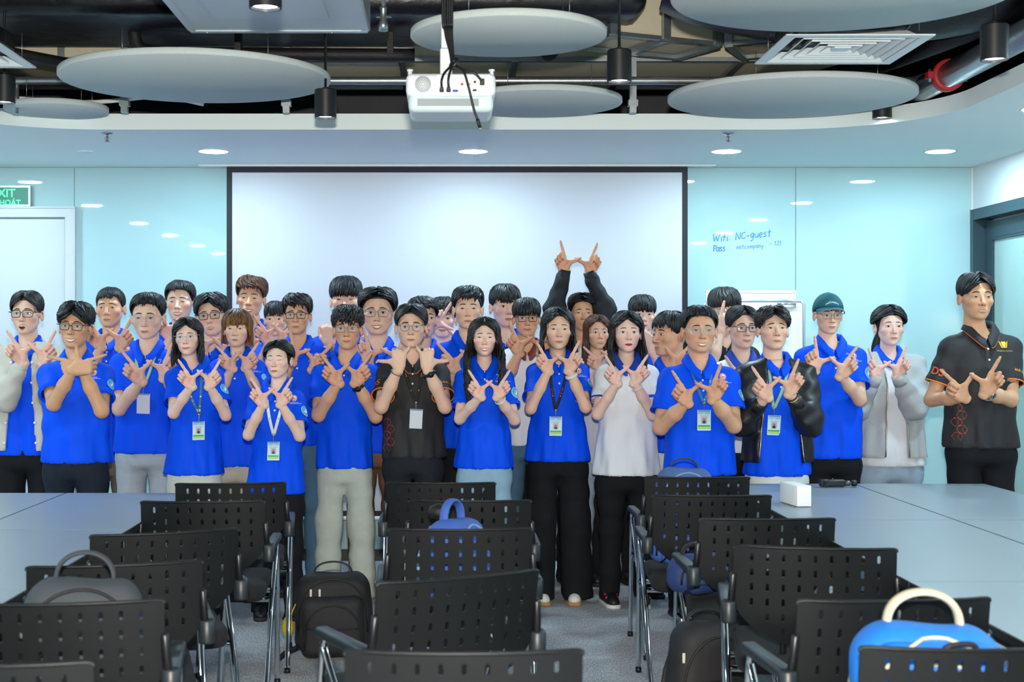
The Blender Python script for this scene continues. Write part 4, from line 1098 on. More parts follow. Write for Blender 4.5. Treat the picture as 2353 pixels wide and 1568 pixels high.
    inner = torso_fn(g, -.028, hem=g['hem'] + .05, sleeves=False, notch=False, folds=0)
    def body(X, Yy, Z):
        d = inner(X, Yy, Z)
        d = smin(d, cone(X, Yy, Z, (hx * .6, .012, zs + .03), (hx, .024, zchin), .056 * k * neck, .052 * k * neck), .035)
        for i in (0, 1):
            m = .45 * E[i] + .55 * W[i]
            a = smin(cone(X, Yy, Z, S[i], E[i], .045 * k * fat, .0350 * k * fat), cone(X, Yy, Z, E[i], m, .0350 * k * fat, .0345 * k * fat), .022)
            a = smin(a, cone(X, Yy, Z, m, W[i], .0365 * k * fat, .0235 * k), .015)
            d = smin(d, a, .02)
        return d
    mb = MB(); lo, hi = bounds(g, True, .075); lo[2] = max(min(lo[2], zs - .05), min(g['hem'], lo[2])); hi[2] = max(hi[2], zchin + .02)
    lo[2] = max(lo[2], zs - .45)
    V, F = snet(body, lo, hi, .0130)
    tint = np.zeros(len(V))
    for i in (0, 1): tint = np.maximum(tint, .25 * np.exp(-((V - E[i]) ** 2).sum(1) / .05 ** 2))
    mb.add(V, F, 0, True, tint)
    for i in (0, 1):
        kind, R, sd = hd[i]; hv, hf, ht, _ = hand_template(kind)
        Vh = (hv * ks) @ R.T + W[i]
        mb.add(Vh, hf if np.linalg.det(R) > 0 else hf[:, ::-1], 0, True, ht)
    hf_ = head_fn(fw, jw, nw, neck, 1.0 if mouth in ('grin', 'smile') else 0, 1.0)
    RH = rotm('Z', hyaw) @ rotm('X', -hpitch) @ rotm('Y', hroll)
    O = np.array([hx, -.002, zeye])
    T = lambda q: (np.asarray(q) * hs) @ RH.T + O
    V, F = snet(hf_, (-.098 * max(fw, 1), -.118, -.165), (.098 * max(fw, 1), .112, .122), .0048)
    tint = .45 * np.exp(-(((np.abs(V[:, 0]) - .042) / .018) ** 2 + ((V[:, 2] + .028) / .016) ** 2)) * (V[:, 1] < -.03)
    tint = np.maximum(tint, .5 * np.exp(-((V - [0, -.112, -.034]) ** 2).sum(1) / .014 ** 2))
    tint = np.maximum(tint, .55 * (np.abs(V[:, 0]) > .079 * fw))
    mb.add(T(V), F, 0, True, tint)
    face_parts(mb, hf_, T, o)
    bo = mb.build('body', [MATS['skin_' + skin], MATS['eye_white'], MATS['iris'], MATS['brow'], MATS['lip_' + lip], MATS['teeth'], MATS['mouth_dark']], root)
    # ---- hair
    hm = hair_mesh(hair, fw, seed, o)
    if cap: hm.v = [hm.v[0] * 0 + HC] + hm.v[1:]
    if tail: tail_mesh(hm, -.03, tail[0], tail[1], r)
    hm.v = [T(v) for v in hm.v]
    hm.build('hair', MATS['hair_' + hc.replace(' ', '_')], root)
    # ---- glasses
    if glasses:
        style, gm = glasses; gl = MB(); m = MATS['frame_' + gm]; fr = .0019 if gm in ('black',) else .0012
        hw, hh, pw = {'square': (.0245, .0180, .32), 'round': (.0235, .0215, .72), 'wide': (.0260, .0190, .42)}[style]
        zc = -.002; y0 = -.1015; lens = []
        for s in (-1, 1):
            a = np.linspace(0, 2 * PI, 28, endpoint=False)
            x = hw * np.sign(np.cos(a)) * np.abs(np.cos(a)) ** pw; z = hh * np.sign(np.sin(a)) * np.abs(np.sin(a)) ** pw
            x = x * (1 + .04 * z / hh); xx = s * .0325 + x
            yy = y0 + .25 * xx ** 2 / .06
            p = np.stack([xx, yy, zc + z], 1); gl.tube(T(p), fr * hs, 6, closed=True); lens.append(p)
            e = np.array([[s * (.0325 + hw), y0 + .25 * (.0325 + hw) ** 2 / .06, zc + .010], [s * (.072 * fw + .004), -.070, zc + .011], [s * (.077 * fw + .004), .000, zc + .008], [s * (.077 * fw + .003), .018, zc - .004]])
            gl.tube(T(e), fr * 1.1 * hs, 6)
        b = np.array([[-.0325 + hw, y0 + .003, zc + .004], [0, y0 - .002, zc + .007], [.0325 - hw, y0 + .003, zc + .004]])
        gl.tube(T(smooth_path(b, 4)), fr * hs, 6)
        go = gl.build('glasses', m, root)
        for p in lens:
            l = MB(); cen = p.mean(0); cen[1] -= .001
            l.add(T(np.concatenate([p, [cen]])), [[i, (i + 1) % 28, 28] for i in range(28)]); l.build('lens', MATS['lens'], go)
    # ---- shirt
    sfn = torso_fn(g); lo, hi = bounds(g, False, .10); lo[2] = min(g['hem'] - .02, lo[2]); hi[2] = zs + .15
    V, F = snet(sfn, lo, hi, .0150)
    cen = V[F].mean(1); keep = np.ones(len(F), bool)
    keep &= cen[:, 2] > g['hem'] + .004
    for i in (0, 1):
        A, Ee = S[i], E[i]; dr = (Ee - A) / np.linalg.norm(Ee - A); L = np.linalg.norm(Ee - A) * slv
        q = (cen - A) @ dr; rad = np.linalg.norm(cen - A - q[:, None] * dr, axis=1)
        keep &= ~((q > L - .004) & (q < L + .006) & (rad < .064 * k * fat))
    sm = MB(); sm.add(V, F[keep]); sh = sm.build('shirt', MATS['cloth_' + shirt], root)
    cc = {'blue': 'cloth_blue', 'white': 'trim_blue', 'black': 'cloth_black', 'greywhite': 'cloth_greywhite', 'blackplain': 'cloth_blackplain'}[shirt]
    if collar: cc = collar
    if collar != 'none':
        cm, CV = collar_mesh(g)
        co = cm.build('collar', MATS[cc], root); md = co.modifiers.new('t', 'SOLIDIFY'); md.thickness = .003; md.offset = 1
        if shirt == 'black' and knit is None:
            t = MB(); t.tube(CV[4], .0022, 6); t.build('collar_piping', MATS['trim_orange'], co)
    else:
        a = np.linspace(0, 2 * PI, 28, endpoint=False); t = MB()
        t.tube(np.stack([.060 * k * np.sin(a), .016 - .062 * k * np.cos(a), zs + .052 * k - .026 * k * np.clip(np.cos(a), 0, 1)], 1), .007, 6, closed=True); t.build('neckband', MATS['cloth_' + shirt], root)
    # sleeve hems
    if not jacket:
        for i in (0, 1):
            A, Ee = S[i], E[i]; dr = (Ee - A) / np.linalg.norm(Ee - A); L = np.linalg.norm(Ee - A) * slv; cp = A + dr * (L - .012)
            u = np.cross(dr, [0, 1, 0]); u /= np.linalg.norm(u); w = np.cross(dr, u); a = np.linspace(0, 2 * PI, 24, endpoint=False)
            rr = .0625 * k * g['aw'] - .001
            cmat = {'white': 'trim_blue', 'black': 'trim_orange'}.get(shirt, 'cloth_' + shirt) if cuff is None else cuff
            t = MB(); rad = .0035 if shirt == 'black' else .010
            t.tube(np.array([cp + dr * (.009 if shirt == 'black' else 0) + rr * (math.cos(q) * u + math.sin(q) * w) for q in a]), rad, 8, closed=True, flat=(.28, 1.0) if shirt != 'black' else None)
            t.build('sleeve_cuff', MATS[cmat], root)
    # placket and buttons
    if collar != 'none' and shirt != 'greywhite':
        xs = np.linspace(-.016, .016, 4) * k; zz = np.linspace(g['zv'] - .115 * k, g['zv'] + .012, 8)
        V2 = np.array([(x, z) for x in xs for z in zz]); pv = project2d(sfn, V2, (0, -.20, 0), (1, 0, 0), (0, 0, 1), (0, 1, 0), .0016)
        t = MB(); t.add(pv, grid_faces(4, 8)); pk = t.build('placket', MATS['cloth_' + shirt], root)
        for bz in (.022, .075):
            q = project2d(sfn, np.array([[0, g['zv'] - bz * k]]), (0, -.20, 0), (1, 0, 0), (0, 0, 1), (0, 1, 0), .0025)[0]
            t = MB(); t.lathe([(.001, -.001), (.0056, -.001), (.0056, .0016), (.001, .0020)], 12, q, R=rotm('X', 90)); t.build('button', MATS['button'], pk)
    # artwork
    if logo and shirt in ('blue', 'white') and not jacket:
        mbx, ms = art_mesh(sfn, chest_logo(), (.098 * k, -.20, zs - .004 * k), (k * .95, 0, 0), (0, 0, k * .95), (0, 1, 0)); mbx.build('chest_logo', ms, root)
        A, Ee = S[1], E[1]; dr = (Ee - A) / np.linalg.norm(Ee - A); L = np.linalg.norm(Ee - A) * slv
        nrm = np.array([.75, -.66, 0]); nrm -= dr * (nrm @ dr); nrm /= np.linalg.norm(nrm); ux = np.cross(nrm, -dr); ux = ux * (1 if ux[0] > 0 else -1)
        mbx, ms = art_mesh(sfn, sleeve_badge(), A + dr * (L * .62), ux, -dr, -nrm); mbx.build('sleeve_badge', ms, root)
    if shirt == 'black' and knit is None:
        mbx, ms = art_mesh(sfn, gold_crown(), (.085 * k, -.20, zs + .010 * k), (k, 0, 0), (0, 0, k), (0, 1, 0)); mbx.build('chest_logo', ms, root)
        mbx, ms = art_mesh(sfn, hex_lines(), (-.128 * k * bw, -.20, g['hem'] + .13 * k), (k * .8, 0, 0), (0, 0, k * .85), (.0, 1, 0)); mbx.build('hexagon_print', ms, root)
        for i, txt, sz in ((0, 'DS', .055), (1, 'khởi nguồn', .020)):
            A, Ee = S[i], E[i]; dr = (Ee - A) / np.linalg.norm(Ee - A); L = np.linalg.norm(Ee - A) * slv; sd = (-1, 1)[i]
            nrm = np.array([.62 * sd, -.78, 0]); nrm -= dr * (nrm @ dr); nrm /= np.linalg.norm(nrm); ux = np.cross(nrm, -dr); ux = ux * (1 if ux[0] > 0 else -1)
            V2, F2 = text2d(txt, sz, .012)
            mbx, ms = art_mesh(sfn, [(V2, F2, MATS['print_orange'] if i == 0 else MATS['print_gold'], .0024)], A + dr * (L * .72), ux, -dr, -nrm); mbx.build('sleeve_print', ms, root)
    # ---- jacket
    if jacket:
        jm, jopen = jacket[:2]; jh = g['hem'] + .06 if jhem is None else CAMH - (jhem - 784) / FPX * Y
        base = torso_fn(g, .016, hem=jh, sleeves=False, notch=True, folds=1.5)
        def jf(X, Yy, Z):
            op = np.interp(Z, [jh, zs - .10, zs + .06], jopen)
            d = np.maximum(base(X, Yy, Z), -np.maximum(np.abs(X) - op, Yy))
            for i in (0, 1):
                wob = .004 * np.sin(48 * (Z + .8 * X) + g['ph'] + i) + .003 * np.sin(75 * (Z - .5 * X) + 2 * g['ph'])
                wd_ = W[i] - (W[i] - E[i]) / np.linalg.norm(W[i] - E[i]) * jacket[2]
                jb = jacket[5] if len(jacket) > 5 else 1.0
                a = smin(cone(X, Yy, Z, S[i], E[i], .066 * k * jb, .064 * k * jb), cone(X, Yy, Z, E[i], wd_, .062 * k * jb, .043 * k), .03) + wob
                d = smin(d, a, .012)
            return d
        lo, hi = bounds(g, True, .10); lo[2] = min(jh - .02, lo[2]); hi[2] = max(zs + .15, hi[2])
        V, F = snet(jf, lo, hi, .0125); cen = V[F].mean(1)
        t = MB(); t.add(V, F[cen[:, 2] > jh + .004]); jo = t.build('jacket', MATS[jm], root)
        for i in (0, 1):  # knitted cuffs
            v = W[i] - E[i]; v /= np.linalg.norm(v); e0 = W[i] - v * jacket[2]
            t = MB(); t.tube(np.array([e0 - v * .012, e0 + v * .018, e0 + v * .045]), [.043 * k, .039 * k, .036 * k], 16); t.build('jacket_cuff', MATS[jacket[3]], jo)
        for sd in (-1, 1):  # front edge: zip or buttons
            zz = np.linspace(jh + .01, zs - .02, 14); xx = sd * (np.interp(zz, [jh, zs - .10, zs + .06], jopen) + .006)
            pe = trace(base, np.stack([xx, np.full(14, -.30), zz], 1), (0, 1, 0), .002)
            t = MB()
            if jacket[4] == 'zip': t.tube(pe, .0035, 6); t.build('zip', MATS['zip_metal'], jo)
            else:
                for q in pe[1::3]: t.lathe([(.002, -.001), (.008, -.001), (.007, .003), (.002, .0035)], 10, q, R=rotm('X', 90))
                t.build('jacket_buttons', MATS['button'], jo)
        if jacket[4] == 'button':
            t = MB(); N = 31; ph = np.radians(np.linspace(28, 332, N)); z1 = zs + .112 * k; rows = [[], [], []]
            for p_ in ph:
                fr = max(math.cos(p_), 0); rr = .064 * k
                rows[0].append((rr * math.sin(p_), .018 - rr * math.cos(p_), z1 - .05 * fr)); rows[1].append(((rr + .014) * math.sin(p_), .018 - (rr + .014) * math.cos(p_), z1 + .004 - .05 * fr)); rows[2].append(((rr + .05) * math.sin(p_), .018 - (rr + .045) * math.cos(p_), z1 - .045 - .07 * fr))
            t.add(np.array(rows).reshape(-1, 3), grid_faces(3, N)); q = t.build('jacket_collar', MATS[jm], jo); md = q.modifiers.new('t', 'SOLIDIFY'); md.thickness = .004
    # ---- trousers
    zhip = g['hem'] + .06; zk = .27 * zhip / .5 if False else zhip * .56; fl = wide
    ww = .150 * k * (1 + (bw - 1) * .8)
    def pf(X, Yy, Z):
        ax = np.abs(X) - .0; w = .0032 * np.sin(30 * Z + 6 * X + g['ph']) + .0028 * np.sin(55 * Z - 9 * Yy + 2 * g['ph'])
        r_ = np.sqrt((X / ww) ** 2 + (Yy / (.112 * k * (1 + (bw - 1)))) ** 2); d = smax((r_ - 1) * .11, np.maximum(Z - zhip, zhip - .14 - Z), .04)
        leg = smin(cone(ax, Yy, Z, (.078 * k * bw, .0, zhip - .10), (.090 * k, -.006, zk), .084 * k * bw, (.066 + fl * .6) * k), cone(ax, Yy, Z, (.090 * k, -.006, zk), (.100 * k, .014, .02), (.066 + fl * .6) * k, (.060 + fl) * k), .03)
        leg = np.maximum(leg, .028 - Z) + w
        d = smin(d, leg, .04)
        return np.maximum(d, -np.maximum(np.abs(X) - .006 - .03 * np.clip((zhip - .26 - Z), 0, 1), Z - (zhip - .20)))
    V, F = snet(pf, (-.26, -.20, -.01), (.26, .20, zhip + .03), .0215)
    t = MB(); t.add(V, F); t.build('trousers', MATS['trouser_' + pants], root)
    # ---- shoes
    for sd in (-1, 1):
        shoe(root, sd * .100 * k, k, shoes, sd)
    # ---- lanyard and badge
    if lanyard:
        make_lanyard(root, g, sfn, loc, Y, lanyard)
    g.update(root=root, hd=hd, T=T, hs=hs, O=O, RH=RH, fw=fw, sfn=sfn)
    return g

_SHOE = {}
def shoe(root, x, k, kind, sd):
    if not _SHOE:
        def up(X, Yy, Z):
            d = cone(X, Yy, Z, (0, .075, .045), (0, -.105, .028), .040, .036)
            d = smin(d, cone(X, Yy, Z, (0, .055, .06), (0, .060, .10), .036, .034), .03)
            d = smin(d, cone(X, Yy, Z, (0, .03, .085), (0, -.07, .045), .028, .030), .02)
            return smax(d, .018 - Z, .004)
        def so(X, Yy, Z):
            d = np.minimum(cone(X, Yy, Z, (0, .080, Z), (0, .080, Z), .043, .043) if False else np.sqrt(X ** 2 + (np.maximum(np.abs(Yy + .014) - .092, 0)) ** 2) - .043, 9)
            return smax(d, np.abs(Z - .012) - .012, .006)
        _SHOE['up'] = snet(up, (-.06, -.16, 0), (.06, .14, .15), .012); _SHOE['so'] = snet(so, (-.06, -.18, -.01), (.06, .15, .04), .0105)
    cols = {'black_shoe': ('shoe_black', 'shoe_sole_dark'), 'white_shoe': ('shoe_white', 'shoe_white'), 'gum_shoe': ('shoe_white', 'shoe_gum'), 'sneaker': ('shoe_black', 'shoe_white'), 'sandal': ('shoe_tan', 'shoe_tan')}[kind]
    R = rotm('Z', -sd * 8) * k
    V, F = _SHOE['up']; t = MB(); t.add(V @ R.T + [x, .010, 0], F); u = t.build('shoe', MATS[cols[0]], root)
    V, F = _SHOE['so']; t = MB(); t.add(V @ R.T + [x, .010, 0], F); t.build('sole', MATS[cols[1]], u)
    if kind == 'sneaker':
        for yy, zz in ((-.06, .062), (-.03, .078)):
            t = MB(); a = np.linspace(-1.2, 1.2, 9); t.tube(np.stack([.040 * np.sin(a), np.full(9, yy) - .01 * np.abs(a), zz - .02 + .022 * np.cos(a)], 1) @ R.T + [x, .010, 0], .007, 6); t.build('shoe_stripe', MATS['shoe_red'], u)
    else:
        t = MB()
        for yy, zz in ((-.055, .072), (-.03, .086)): t.tube(np.array([(-.02, yy, zz - .004), (0, yy, zz), (.02, yy, zz - .004)]) @ R.T + [x, .010, 0], .0025, 5)
        t.build('laces', MATS[cols[1]], u)

def make_lanyard(root, g, sfn, loc, Y, spec):
    """spec: style, badge centre pixel, badge kind"""
    style, (bx_, by_), kind = spec[:3]; k = g['k']; zs = g['zs']
    q = loc(bx_, by_, .13); bw_, bh = .062 * k, .092 * k
    top = np.array([q[0], 0, q[2] + bh / 2 + .012])
    y = trace(sfn, np.array([[q[0], -.35, q[2]]]), (0, 1, 0), .006)[0][1]
    y2 = trace(sfn, np.array([[q[0], -.35, q[2] + bh / 2]]), (0, 1, 0), .006)[0][1]
    mats = {'orange': ('lany_black', 'print_orange'), 'white': ('lany_white', 'print_sky'), 'teal': ('lany_teal', 'print_white'), 'blue': ('lany_blue', 'print_white')}[style]
    mb = MB(); joint = np.array([q[0], 0, top[2] + .028]); art = MB()
    for sd in (-1, 1):
        a = np.array([sd * .054 * k, .0, zs + .060 * k]); n = 16; t = np.linspace(0, 1, n)
        cx = a[0] + (joint[0] - a[0]) * t + sd * .006 * np.sin(PI * t); cz = a[2] + (joint[2] - a[2]) * t
        dx = np.gradient(cx); dz = np.gradient(cz); L = np.hypot(dx, dz); nx, nz = -dz / L * .0078, dx / L * .0078
        rows = []
        for w in (-1, 0, 1):
            p0 = np.stack([cx + w * nx, np.full(n, -.32), cz + w * nz], 1); rows.append(trace(sfn, p0, (0, 1, 0), .0045))
        V = np.array(rows).reshape(-1, 3); mb.add(V, grid_faces(3, n))
        pats = {'orange': [(.30 + .05 * j, .028, .4) for j in range(9)] + [(.80 + .035 * j, .02, .8) for j in range(5)], 'white': [(.35 + .07 * j, .03, .3) for j in range(6)], 'teal': [(.4 + .12 * j, .05, .6) for j in range(5)], 'blue': [(.4 + .10 * j, .05, .5) for j in range(6)]}[style]
        for tc, dl, wf in pats:
            ii = np.array([tc - dl / 2, tc + dl / 2]); X0 = np.interp(ii, t, cx); Z0 = np.interp(ii, t, cz); NX = np.interp(ii, t, nx) * wf; NZ = np.interp(ii, t, nz) * wf
            p0 = np.array([[X0[0] - NX[0], -.32, Z0[0] - NZ[0]], [X0[0] + NX[0], -.32, Z0[0] + NZ[0]], [X0[1] + NX[1], -.32, Z0[1] + NZ[1]], [X0[1] - NX[1], -.32, Z0[1] - NZ[1]]])
            art.add(trace(sfn, p0, (0, 1, 0), .0056), [[0, 1, 2, 3]], 0, False)
        # behind the neck
    lo = mb.build('lanyard', MATS[mats[0]], root); md = lo.modifiers.new('t', 'SOLIDIFY'); md.thickness = .0012
    art.build('lanyard_print', MATS[mats[1]], lo)
    t = MB(); t.tube(smooth_path([(joint[0], y2 - .004, joint[2]), (q[0], y2 - .004, joint[2] - .014), (q[0], y2 - .003, top[2] - .006)], 4), .0028, 8)
    t.lathe([(.001, -.002), (.0075, -.002), (.0075, .002), (.001, .002)], 12, (joint[0], y2 - .006, joint[2] + .002), R=rotm('X', 90)); t.build('lanyard_clip', MATS['chrome'], lo)
    tilt = math.degrees(math.atan2(y2 - y, bh / 2)) * -1
    RB = rotm('X', tilt * .8) @ rotm('Y', spec[3] if len(spec) > 3 else 0)
    cen = np.array([q[0], min(y, y2) - .006, q[2]])
    bb = MB(); bb.rbox((0, 0, 0), (bw_ + .008, .003, bh + .016), .0012, n=1, R=RB); bb.v = [v + cen for v in bb.v]
    bo = bb.build('badge', MATS['badge_card' if kind == 'photo' else 'badge_blank'], root)
    def sheet(name, x0, x1, z0, z1, m, yo):
        v = np.array([(x0 * bw_, yo, z0 * bh), (x1 * bw_, yo, z0 * bh), (x1 * bw_, yo, z1 * bh), (x0 * bw_, yo, z1 * bh)]) @ RB.T + cen
        s = MB(); s.add(v, [[0, 1, 2, 3]], 0, False); s.build(name, MATS[m], bo)
    sheet('sleeve_top', -.5, .5, .50, .58, 'badge_edge', -.0019)
    if kind == 'photo':
        sheet('header', -.5, .5, .36, .5, 'badge_sky', -.0020); sheet('green_band', -.5, .5, -.36, -.27, 'badge_green', -.0020); sheet('foot_band', -.5, .5, -.5, -.36, 'badge_lime', -.0020)
        sheet('photograph', -.25, .25, -.18, .20, 'badge_photo', -.0022)
        sheet('portrait', -.13, .13, -.18, -.02, 'badge_dark', -.0026)
        s = MB(); V2, F2 = disc2d(.07 * bh, 12, 0, .05 * bh); s.add(np.stack([V2[:, 0], np.full(len(V2), -.0026), V2[:, 1]], 1) @ RB.T + cen, F2, 0, False); s.build('portrait_head', MATS['badge_face'], bo)
        for nm, txt, z, sz, m in (('title', 'THẺ CHIẾN SĨ', .27, .0095, 'badge_green'), ('crest', 'UIT', .43, .0080, 'print_white')):
            V2, F2 = text2d(txt, sz * k, .01); V2 = V2 * min(1, .8 * bw_ / (V2[:, 0].max() - V2[:, 0].min()))
            s = MB(); s.add(np.stack([V2[:, 0], np.full(len(V2), -.0027), V2[:, 1] + z * bh], 1) @ RB.T + cen, F2, 0, False); s.build(nm, MATS[m], bo)

def setup_extra_mats():
    for n, c, rg in (('shoe_black', '#121214', .5), ('shoe_sole_dark', '#1c1c1e', .6), ('shoe_white', '#e2e2de', .5), ('shoe_gum', '#b88a58', .6), ('shoe_tan', '#b8924e', .6), ('shoe_red', '#d02a26', .5),
                     ('lany_black', '#1a1714', .7), ('lany_white', '#e8ecf0', .6), ('lany_teal', '#9cc8a8', .6), ('lany_blue', '#2f6aa0', .6),
                     ('badge_card', '#cfe8ee', .25), ('badge_blank', '#dce4ea', .22), ('badge_edge', '#7e92b4', .2), ('badge_sky', '#8cc8ec', .25), ('badge_green', '#3fae5c', .25), ('badge_lime', '#a8dc7c', .25), ('badge_photo', '#b4b2cc', .3), ('badge_dark', '#26262c', .4), ('badge_face', '#9c6a52', .4)):
        mat(n, c, rg)
    mat('chrome', '#d8dce0', .08, metal=1.0); mat('zip_metal', '#9a9488', .3, metal=.9)
    mat('jacket_beige', '#c9c2b4', .85, var=.06, vscale=20, bump=.12, bscale=300); mat('jacket_black', '#1b1c1c', .42, var=.1, vscale=16, bump=.1, bscale=60); mat('jacket_grey', '#b4b8b8', .9, var=.08, vscale=60, bump=.1, bscale=500); mat('jacket_navy', '#171d24', .75, var=.1, vscale=20, bump=.1, bscale=200)
    mat('strap_black', '#101114', .5); mat('strap_silver', '#b0b8b4', .2, metal=.9); mat('strap_white', '#d8dad2', .5); mat('bead_brown', '#3a2014', .35); mat('dial', '#243024', .15); mat('bracelet_pale', '#dcd6c8', .4)
    mat('cap_teal', '#16606a', .8, var=.08, vscale=40, bump=.1, bscale=500); mat('cap_edge', '#8aa4b8', .7); mat('cap_under', '#10181c', .8)

def wristband(g, i, strap, dial=None, name='watch', back=.030, wide=.010):
    """a band around the wrist of hand i"""
    W, E = g['W'][i], g['E'][i]; v = (W - E) / np.linalg.norm(W - E); c = W - v * back; k = g['k']
    u = np.cross(v, [0, 1, 0]); u /= np.linalg.norm(u); w = np.cross(v, u); a = np.linspace(0, 2 * PI, 24, endpoint=False)
    t = MB(); t.tube(np.array([c + .0292 * k * (math.cos(q) * u * 1.08 + math.sin(q) * w * .98) for q in a]), wide, 8, closed=True, flat=(.22, 1.0))
    o = t.build(name, MATS[strap], g['root'])
    if dial is not None:
        d = MB(); f = -w if (w[1] > 0) else w; f = f * .9 + u * dial[1]; f /= np.linalg.norm(f)
        R = np.array(Vector(f).to_track_quat('Z', 'Y').to_matrix())
        d.lathe([(.001, -.003), (.0165, -.003), (.0170, .002), (.0150, .0045), (.001, .005)], 20, c + f * .031 * k, R=R); dd = d.build('watch_case', MATS[dial[0]], o)
        d = MB(); d.lathe([(.0005, 0), (.0130, 0), (.0005, .0006)], 18, c + f * (.031 * k + .0047), R=R); d.build('watch_dial', MATS['dial'], dd)
    return o

def beads(g, i, m, back=.034):
    W, E = g['W'][i], g['E'][i]; v = (W - E) / np.linalg.norm(W - E); c = W - v * back; k = g['k']
    u = np.cross(v, [0, 1, 0]); u /= np.linalg.norm(u); w = np.cross(v, u); t = MB()
    for q in np.linspace(0, 2 * PI, 20, endpoint=False):
        p = c + .031 * k * (math.cos(q) * u + math.sin(q) * w); t.lathe([(.0005, -.0052), (.0038, -.0038), (.0054, 0), (.0038, .0038), (.0005, .0052)], 8, p)
    t.build('bead_bracelet', MATS[m], g['root'])
# ================================================================ FURNITURE AND BAGS
setup_extra_mats(); setup_people_mats()
mat('chair_black', '#0b0e10', .45, spec=.35, bump=.06, bscale=900); mat('rod_black', '#101214', .35); mat('arm_black', '#20272b', .42); mat('seat_fabric', '#141416', .9, var=.15, vscale=90, bump=.25, bscale=350)
mat('table_top', '#8a949a', .36, spec=.5, var=.07, vscale=5, stretch=(1, .08, 1)); mat('table_edge', '#16191c', .5); mat('table_leg', '#1a1d20', .45)

def backrest_geo():
    """moulded shell with a rounded lower edge and real slots"""
    out = [(-.25, .800), (.25, .800)]
    prof = [(.25, .640), (.244, .615), (.228, .590), (.205, .567), (.178, .545), (.148, .526), (.112, .509), (.070, .497), (.03, .492)]
    cn = []
    for i, (x, z) in enumerate([(-.244, .800), (-.248, .798), (-.250, .794)]): pass
    loop = [(-.242, .800)] + [(x, .800) for x in np.linspace(-.18, .18, 7)] + [(.242, .800), (.2475, .7975), (.250, .792)] + [(.25, z) for z in (.75, .70, .67)] + prof + [(-x, z) for x, z in prof[::-1]] + [(-.25, z) for z in (.67, .70, .75)] + [(-.250, .792), (-.2475, .7975)]
    loop = loop[::-1]
    pts = [Vector(p) for p in loop]; edges = [(i, (i + 1) % len(loop)) for i in range(len(loop))]; holes = []
    for r_ in range(6):
        z = .770 - .0455 * r_
        for c in range(-4, 5):
            x = c * .0485
            lim = np.interp(z - .018, [p[1] for p in prof[::-1]] + [.8], [p[0] for p in prof[::-1]] + [.25])
            if abs(x) > lim - .022: continue
            h = [(x + sx * .0052, z + sz) for sx, sz in ((-1, -.008), (-.6, -.0115), (.6, -.0115), (1, -.008), (1, .008), (.6, .0115), (-.6, .0115), (-1, .008))]
            b = len(pts); pts += [Vector(p) for p in h]; edges += [(b + i, b + (i + 1) % 8) for i in range(8)]; holes.append((x, z))
    for x in np.linspace(-.218, .218, 10):
        for z in np.linspace(.56, .79, 6):
            if abs(x) < np.interp(z, [p[1] for p in prof[::-1]] + [.8], [p[0] for p in prof[::-1]] + [.25]) - .02 and all(abs(x - a) > .012 or abs(z - b) > .018 for a, b in holes): pts.append(Vector((x, z)))
    v, e, f, *_ = mgeo.delaunay_2d_cdt(pts, edges, [], 1, 1e-5)
    v = np.array([q[:] for q in v]); F = []
    lp = loop
    def inside(x, z):
        c = False; j = len(lp) - 1
        for i in range(len(lp)):
            if (lp[i][1] > z) != (lp[j][1] > z) and x < (lp[j][0] - lp[i][0]) * (z - lp[i][1]) / (lp[j][1] - lp[i][1]) + lp[i][0]: c = not c
            j = i
        return c
    for t in f:
        c = v[list(t)].mean(0)
        if not inside(c[0], c[1]): continue
        if any(abs(c[0] - a) < .0052 and abs(c[1] - b) < .0112 for a, b in holes): continue
        F.append(list(t))
    n = len(v)
    def bend(off):
        y = -.034 * (1 - (v[:, 0] / .25) ** 2) + (.80 - v[:, 1]) * .16 + np.clip(.60 - v[:, 1], 0, 1) ** 2 * 2.0
        return np.stack([v[:, 0], y + off, v[:, 1]], 1)
    cnt = {}
    for t in F:
        for a, b in zip(t, t[1:] + t[:1]): cnt[(a, b)] = cnt.get((a, b), 0) + 1
    bd = [(a, b) for (a, b) in cnt if (b, a) not in cnt]
    V = np.concatenate([bend(0), bend(.007)])
    FF = F + [[i + n for i in t][::-1] for t in F] + [[b, a, a + n, b + n] for a, b in bd]
    return V, FF

